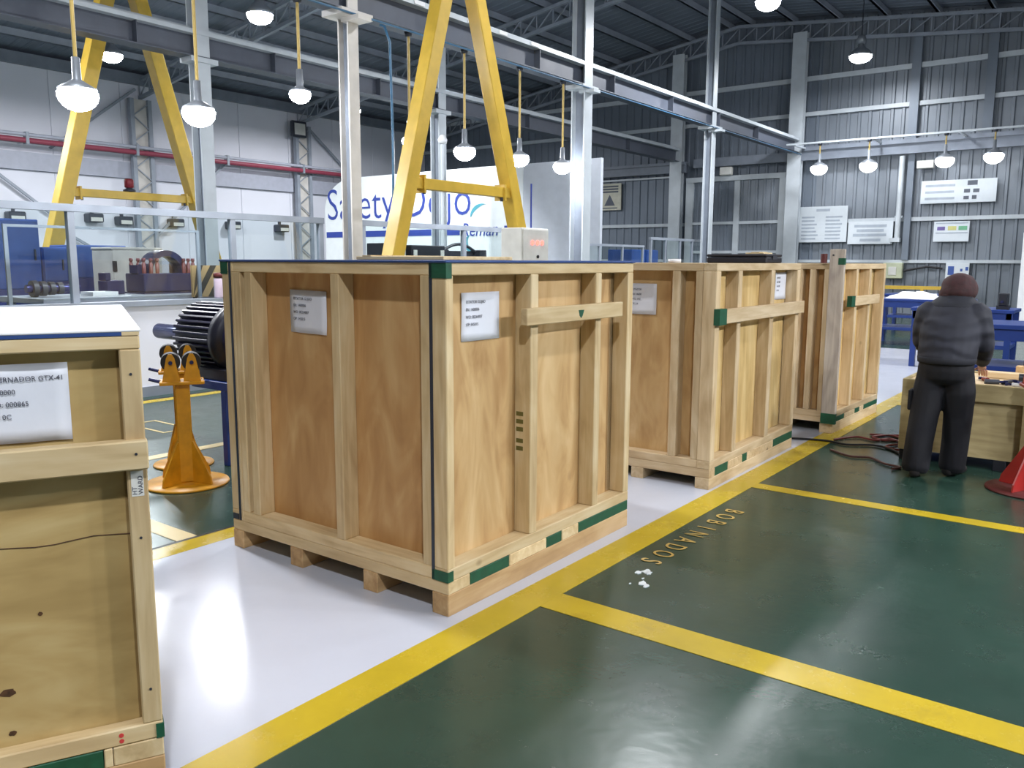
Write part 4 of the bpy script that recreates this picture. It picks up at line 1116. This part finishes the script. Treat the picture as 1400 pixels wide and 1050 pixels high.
# ------------------------------------------------------------------ work crate by the person, tools, cables
CW = (-1.52, -.05, 7.34, 8.25)
t = thing('work_crate', 'beige wooden box used as a work bench by the worker', 'crate', (CW[0], CW[2], 0))
wx, wy = CW[1]-CW[0], CW[3]-CW[2]
for xx in (.05, wx/2, wx-.05): bx('skid', 'case_black', t, xx-.045, xx+.045, .03, wy, 0, .09, .003)
bx('panel', 'grubby_wood_x', t, .03, wx-.03, .03, .045, .09, .55); bx('panel', 'grubby_wood_x', t, .03, wx-.03, wy-.045, wy-.03, .09, .55)
bx('panel', 'grubby_wood_x', t, .03, .045, .045, wy-.045, .09, .55); bx('panel', 'grubby_wood_x', t, wx-.045, wx-.03, .045, wy-.045, .09, .55)
for z0, z1 in ((.54, .68),):
    bx('rail', 'grubby_wood_x', t, 0, wx, 0, .03, z0, z1, .004); bx('rail', 'grubby_wood_x', t, 0, wx, wy-.03, wy, z0, z1, .004)
    bx('rail', 'grubby_wood_x', t, 0, .03, .03, wy-.03, z0, z1, .004); bx('rail', 'grubby_wood_x', t, wx-.03, wx, .03, wy-.03, z0, z1, .004)
for xx in (0.0, .86, wx-.09): bx('post', 'grubby_wood_x', t, xx, xx+.09, 0.0, .03, .09, .54, .003)
bx('table_top', 'pale_pine_x', t, .03, wx-.03, .03, wy-.03, .62, .665, .003)
def prop(name, label, cat, loc, rz=0): return thing(name, label, cat, loc, rz)
for k, (x, y, z, l, wd, h, lb) in enumerate(((-.62, 7.98, .667, .8, .12, .05, 'long pale plank at the back of the work crate'), (-.50, 8.10, .667, .6, .10, .10, 'short brown timber at the back of the work crate'))):
    q = prop('timber', lb, 'plank', (x, y, z))
    bx('plank', 'pale_pine_x' if not k else 'skid_wood_y', q, -l/2, l/2, -wd/2, wd/2, 0, h, .004)
    bx('end_mark', 'skid_wood_y', q, -l/2-.002, -l/2, -wd/2+.01, wd/2-.01, .005, h-.005)
q = prop('power_tool', 'dark green power tool lying on the work crate', 'tool', (-.55, 7.50, .742), R(8))
MB().cyl((-.02, 0, .0), (.25, 0, .02), .07, n=18).build('body', 'tool_teal', q)
MB().cyl((-.10, 0, 0), (-.02, 0, 0), .075, .065, n=18).build('gear_head', 'rubber', q)
MB().cyl((-.17, 0, 0), (-.10, 0, 0), .03, n=12).build('spindle', 'dark_metal', q)
bx('handle', 'tool_teal', q, .25, .36, -.035, .035, -.045, .055, .01)
for k, (x, y, r, l, m_) in enumerate(((-.88, 7.55, .02, .16, 'dark_metal'), (-.80, 7.66, .015, .2, 'rubber'), (-.98, 7.70, .018, .12, 'cable_red'), (-.74, 7.48, .016, .13, 'white_plastic'), (-.70, 7.72, .02, .15, 'rubber'))):
    q = prop('hand_tool', ('dark steel spanner nearest the worker', 'black handled tool in the middle', 'red handled tool beside the worker', 'white tube at the front edge', 'thick black tool before the plank')[k]+' on the work crate', 'tool', (x, y, .665+r), R(20+50*k))
    MB().cyl((-l/2, 0, 0), (l*.15, 0, 0), r, n=10).build('handle', m_, q)
    MB().cyl((l*.15, 0, 0), (l*.4, 0, 0), r*.5, n=8).build('shank', 'shaft_steel', q)
    MB().box(l*.38, l*.5, -r*1.3, r*1.3, -r*.6, r*.6).build('head', 'shaft_steel', q)
random.seed(21)
for k, (lb, m_, pts) in enumerate((
    ('dark red cable snaking from the third crate to the worker', 'cable_red', [(-2.15, 7.75), (-2.02, 8.0), (-1.85, 7.95), (-1.75, 8.1), (-1.62, 7.95), (-1.70, 7.75), (-1.58, 7.65), (-1.48, 7.80), (-1.56, 7.95), (-1.45, 8.0)]),
    ('black cable crossing the yellow line below the third crate', 'rubber', [(-2.75, 7.35), (-2.5, 7.55), (-2.2, 7.65), (-2.0, 7.60), (-1.8, 7.72), (-1.62, 7.62), (-1.50, 7.45), (-1.42, 7.28)]),
    ('brown cable looping nearest the worker left foot', 'rust', [(-2.05, 7.30), (-1.85, 7.15), (-1.7, 7.2), (-1.55, 7.05), (-1.42, 7.0), (-1.46, 6.9)]),
    ('thin red cable coil behind the worker', 'cable_red', [(-1.95, 8.2), (-1.75, 8.25), (-1.65, 8.1), (-1.78, 8.0), (-1.9, 8.1), (-1.75, 8.3), (-1.5, 8.3), (-1.45, 8.15)]))):
    pp = [Vector((x, y, .012)) for x, y in pts]
    # smooth by Catmull-Rom
    out = []
    for i_ in range(len(pp)-1):
        p0, p1, p2, p3 = pp[max(i_-1, 0)], pp[i_], pp[i_+1], pp[min(i_+2, len(pp)-1)]
        for s in range(6):
            u = s/6
            out.append(.5*((2*p1)+(p2-p0)*u+(2*p0-5*p1+4*p2-p3)*u*u+(3*p1-p0-3*p2+p3)*u*u*u))
    out.append(pp[-1])
    o = MB().tube([v-out[0]+Vector((0, 0, .0)) for v in out], .010, 6).build('floor_cable', m_)
    o.location = out[0]
    tag(o, lb, 'cable', 'cables on the floor by the worker')

# ------------------------------------------------------------------ worker
def skin_mesh(name, verts, edges, mat, parent, root=0, sub=2):
    me = bpy.data.meshes.new(name)
    me.from_pydata([v[0] for v in verts], edges, [])
    o = bpy.data.objects.new(name, me)
    COL.objects.link(o)
    o.parent = parent
    me.materials.append(M[mat])
    sk = o.modifiers.new('skin', 'SKIN')
    sk.use_smooth_shade = True
    lay = me.skin_vertices[0].data if me.skin_vertices else None
    for i_, v in enumerate(verts):
        lay[i_].radius = (v[1], v[2] if len(v) > 2 else v[1])
        lay[i_].use_root = (i_ == root)
    sb = o.modifiers.new('subdivision', 'SUBSURF'); sb.levels = sub; sb.render_levels = sub
    return o
PX, PY = -1.145, 6.95
pr = thing('person', 'person in dark jacket and dark trousers bending over the work crate', 'person', (PX, PY, 0))
class Loft(MB):
    def rings(s, rs, n=20):
        """closed loft of horizontal ellipses: (x, y, z, rx, ry)"""
        vs = []
        for (x, y, z, rx, ry) in rs:
            for k in range(n):
                t = 2*PI*k/n; vs.append((x+rx*math.cos(t), y+ry*math.sin(t), z))
        m_ = len(rs)
        fs = [(j*n+k, j*n+(k+1) % n, (j+1)*n+(k+1) % n, (j+1)*n+k) for j in range(m_-1) for k in range(n)]
        fs += [tuple(range(n)), tuple(range((m_-1)*n, m_*n))]
        return s.add(vs, fs, True)
    def limb(s, pts, rad, n=14):
        P = [Vector(p) for p in pts]; Rr = list(rad)
        # rounded ends
        d0 = (P[0]-P[1]).normalized(); d1 = (P[-1]-P[-2]).normalized()
        P = [P[0]+d0*Rr[0]*.7]+P+[P[-1]+d1*Rr[-1]*.4]; Rr = [Rr[0]*.55]+Rr+[Rr[-1]*.8]
        vs = []
        for i_, p in enumerate(P):
            d = (P[min(i_+1, len(P)-1)]-P[max(i_-1, 0)]).normalized()
            a = d.cross(Vector((0, 1, 0.2))).normalized(); b = d.cross(a)
            for k in range(n):
                t = 2*PI*k/n; vs.append(p+a*math.cos(t)*Rr[i_]+b*math.sin(t)*Rr[i_])
        m_ = len(P)
        fs = [(j*n+k, j*n+(k+1) % n, (j+1)*n+(k+1) % n, (j+1)*n+k) for j in range(m_-1) for k in range(n)]
        fs += [tuple(range(n)), tuple(range((m_-1)*n, m_*n))]
        return s.add(vs, fs, True)
    def merged(s, name, mat, parent, vox=.011, smooth=6):
        o = s.build(name, mat, parent)
        rm = o.modifiers.new('remesh', 'REMESH'); rm.mode = 'VOXEL'; rm.voxel_size = vox; rm.use_smooth_shade = True
        sm = o.modifiers.new('smooth', 'SMOOTH'); sm.factor = .5; sm.iterations = smooth
        return o
# body: trunk, neck, head, arms, legs in one skin
B = [((0, .0, .86), .10, .09), ((0, .04, 1.02), .11, .09), ((0, .10, 1.20), .12, .09), ((0, .15, 1.31), .09, .07), ((.0, .20, 1.365), .05, .05), ((.008, .235, 1.42), .072, .082), ((.01, .25, 1.465), .06, .075),
     ((-.14, .13, 1.25), .05, .05), ((-.185, .14, 1.05), .042, .042), ((-.165, .34, .90), .033, .033), ((-.16, .45, .82), .028, .028),
     ((.14, .13, 1.25), .05, .05), ((.20, .14, 1.04), .042, .042), ((.19, .34, .88), .033, .033), ((.18, .45, .81), .028, .028),
     ((-.085, .0, .78), .085, .085), ((-.115, -.05, .46), .06, .06), ((-.135, -.13, .10), .042, .042),
     ((.085, .01, .78), .085, .085), ((.10, .05, .46), .06, .06), ((.085, .06, .10), .042, .042)]
BE = [(0, 1), (1, 2), (2, 3), (3, 4), (4, 5), (5, 6), (3, 7), (7, 8), (8, 9), (9, 10), (3, 11), (11, 12), (12, 13), (13, 14), (0, 15), (15, 16), (16, 17), (0, 18), (18, 19), (19, 20)]
skin_mesh('body', B, BE, 'skin', pr)
jl = Loft().rings([(0, -.01, .885, .195, .155), (0, .0, .93, .205, .165), (0, .02, 1.0, .205, .168), (0, .05, 1.09, .208, .168), (0, .085, 1.18, .212, .155), (0, .12, 1.26, .205, .135), (0, .15, 1.315, .165, .115), (0, .185, 1.36, .11, .095), (0, .20, 1.39, .095, .088)])
jl.limb([(-.16, .12, 1.25), (-.195, .11, 1.12), (-.20, .15, 1.02), (-.185, .27, .94), (-.165, .37, .885)], [.098, .082, .078, .066, .052])
jl.limb([(.16, .12, 1.25), (.205, .11, 1.11), (.215, .15, 1.01), (.205, .27, .925), (.19, .37, .865)], [.098, .082, .078, .066, .052])
jk = jl.merged('jacket', 'jacket', pr)
Loft().rings([(0, -.012, .872, .190, .152), (0, -.01, .88, .20, .162), (0, -.005, .915, .205, .166), (0, -.003, .925, .195, .155)]).build('hem', 'jacket_dark', jk)
Loft().rings([(0, .125, 1.285, .175, .118), (0, .15, 1.32, .168, .119), (0, .19, 1.375, .108, .098), (0, .205, 1.40, .095, .088)]).merged('yoke', 'jacket_dark', jk, .01, 3)
tl = Loft().rings([(0, .0, .72, .12, .11), (0, .0, .76, .185, .145), (0, .0, .82, .196, .155), (0, -.005, .90, .185, .145), (0, .0, .95, .17, .13)])
tl.limb([(-.09, .0, .80), (-.10, -.015, .66), (-.115, -.05, .47), (-.128, -.09, .27), (-.135, -.13, .07)], [.105, .114, .104, .10, .10])
tl.limb([(.09, .01, .80), (.10, .02, .66), (.10, .05, .47), (.095, .06, .27), (.085, .06, .07)], [.105, .114, .102, .097, .095])
tr = tl.merged('trousers', 'trousers', pr)
bx('pocket', 'trousers', tr, -.232, -.20, -.09, .04, .50, .66, .012)
for s, (fx, fy, rz) in enumerate(((-.135, -.13, R(10)), (.085, .06, R(-22)))):
    c_, s_ = math.cos(rz), math.sin(rz)
    def q(u, v, z): return (fx+u*c_-v*s_, fy+u*s_+v*c_, z)
    sh = skin_mesh('shoe', [(q(0, -.09, .046), .043, .042), (q(0, .0, .052), .047, .05), (q(0, .10, .044), .048, .04), (q(0, .18, .036), .042, .033)], [(0, 1), (1, 2), (2, 3)], 'shoe', pr, 1)
for s, (hx, hy, hz) in ((-1, (-.16, .43, .835)), (1, (.18, .43, .82))):
    h0 = Vector((hx, hy, hz))
    skin_mesh('hand', [(h0+Vector((0, -.03, .02)), .028, .024), (h0+Vector((0, .05, -.03)), .036, .018)], [(0, 1)], 'skin', pr, 0, 2)
    for k in range(4):
        x0 = -.027+k*.018; ln = (.072, .082, .078, .062)[k]
        b0 = h0+Vector((x0, .065, -.035))
        skin_mesh('finger', [(b0, .009), (b0+Vector((0, ln*.45, -.022)), .0085), (b0+Vector((0, ln*.8, -.055)), .0075)], [(0, 1), (1, 2)], 'skin', pr, 0, 1)
    b0 = h0+Vector((-s*.03, .02, -.02))
    skin_mesh('finger', [(b0, .011), (b0+Vector((-s*.03, .03, -.02)), .0095), (b0+Vector((-s*.035, .06, -.035)), .0085)], [(0, 1), (1, 2)], 'skin', pr, 0, 1)
# head details and knitted cap
hd = Vector((.008, .245, 1.415))
skin_mesh('nose', [(hd+Vector((0, .09, -.005)), .012), (hd+Vector((0, .108, -.02)), .014)], [(0, 1)], 'skin', pr, 0, 1)
for s in (-1, 1):
    skin_mesh('ear', [(hd+Vector((s*.078, .0, .0)), .012, .022), (hd+Vector((s*.084, -.008, .012)), .010, .024)], [(0, 1)], 'skin', pr, 0, 1)
    MB().lathe([(0, .0), (.008, .002), (.009, .006), (0, .008)], tuple(hd+Vector((s*.03, .083, .012))), 'y', 8).build('eye', 'white_plastic', pr)
cp = MB()
vs = []; fs = []
NU, NV = 24, 14
for j in range(NV+1):
    ph = PI*j/NV
    for i_ in range(NU):
        th = 2*PI*i_/NU
        x_, y_, z_ = math.sin(ph)*math.cos(th), math.sin(ph)*math.sin(th), math.cos(ph)
        k = 1+.05*math.sin(9*th)*math.sin(ph)
        v = Vector((x_*.126*k, y_*.13*k, z_*.118))
        if z_ < 0: v.x *= 1+.10*(-z_)
        v = Matrix.Rotation(R(-28), 4, 'X') @ v
        if v.z < 0 and v.y < 0: v.y -= .02
        if v.z < 0: v.x -= .35*max(0, -v.z)*(1 if v.x < 0 else .2)
        vs.append(v+Vector((.012, .225, 1.425)))
for j in range(NV):
    for i_ in range(NU): fs.append((j*NU+i_, j*NU+(i_+1) % NU, (j+1)*NU+(i_+1) % NU, (j+1)*NU+i_))
cp.add(vs, fs, True)
cp.build('cap', 'hat', pr)
MB().lathe([(.0, 0), (.07, .0), (.075, .02), (.07, .05), (0, .05)], (-.03, .17, 1.355), 'z', 16).build('hair', 'hat', pr)
bpy.context.view_layer.update()
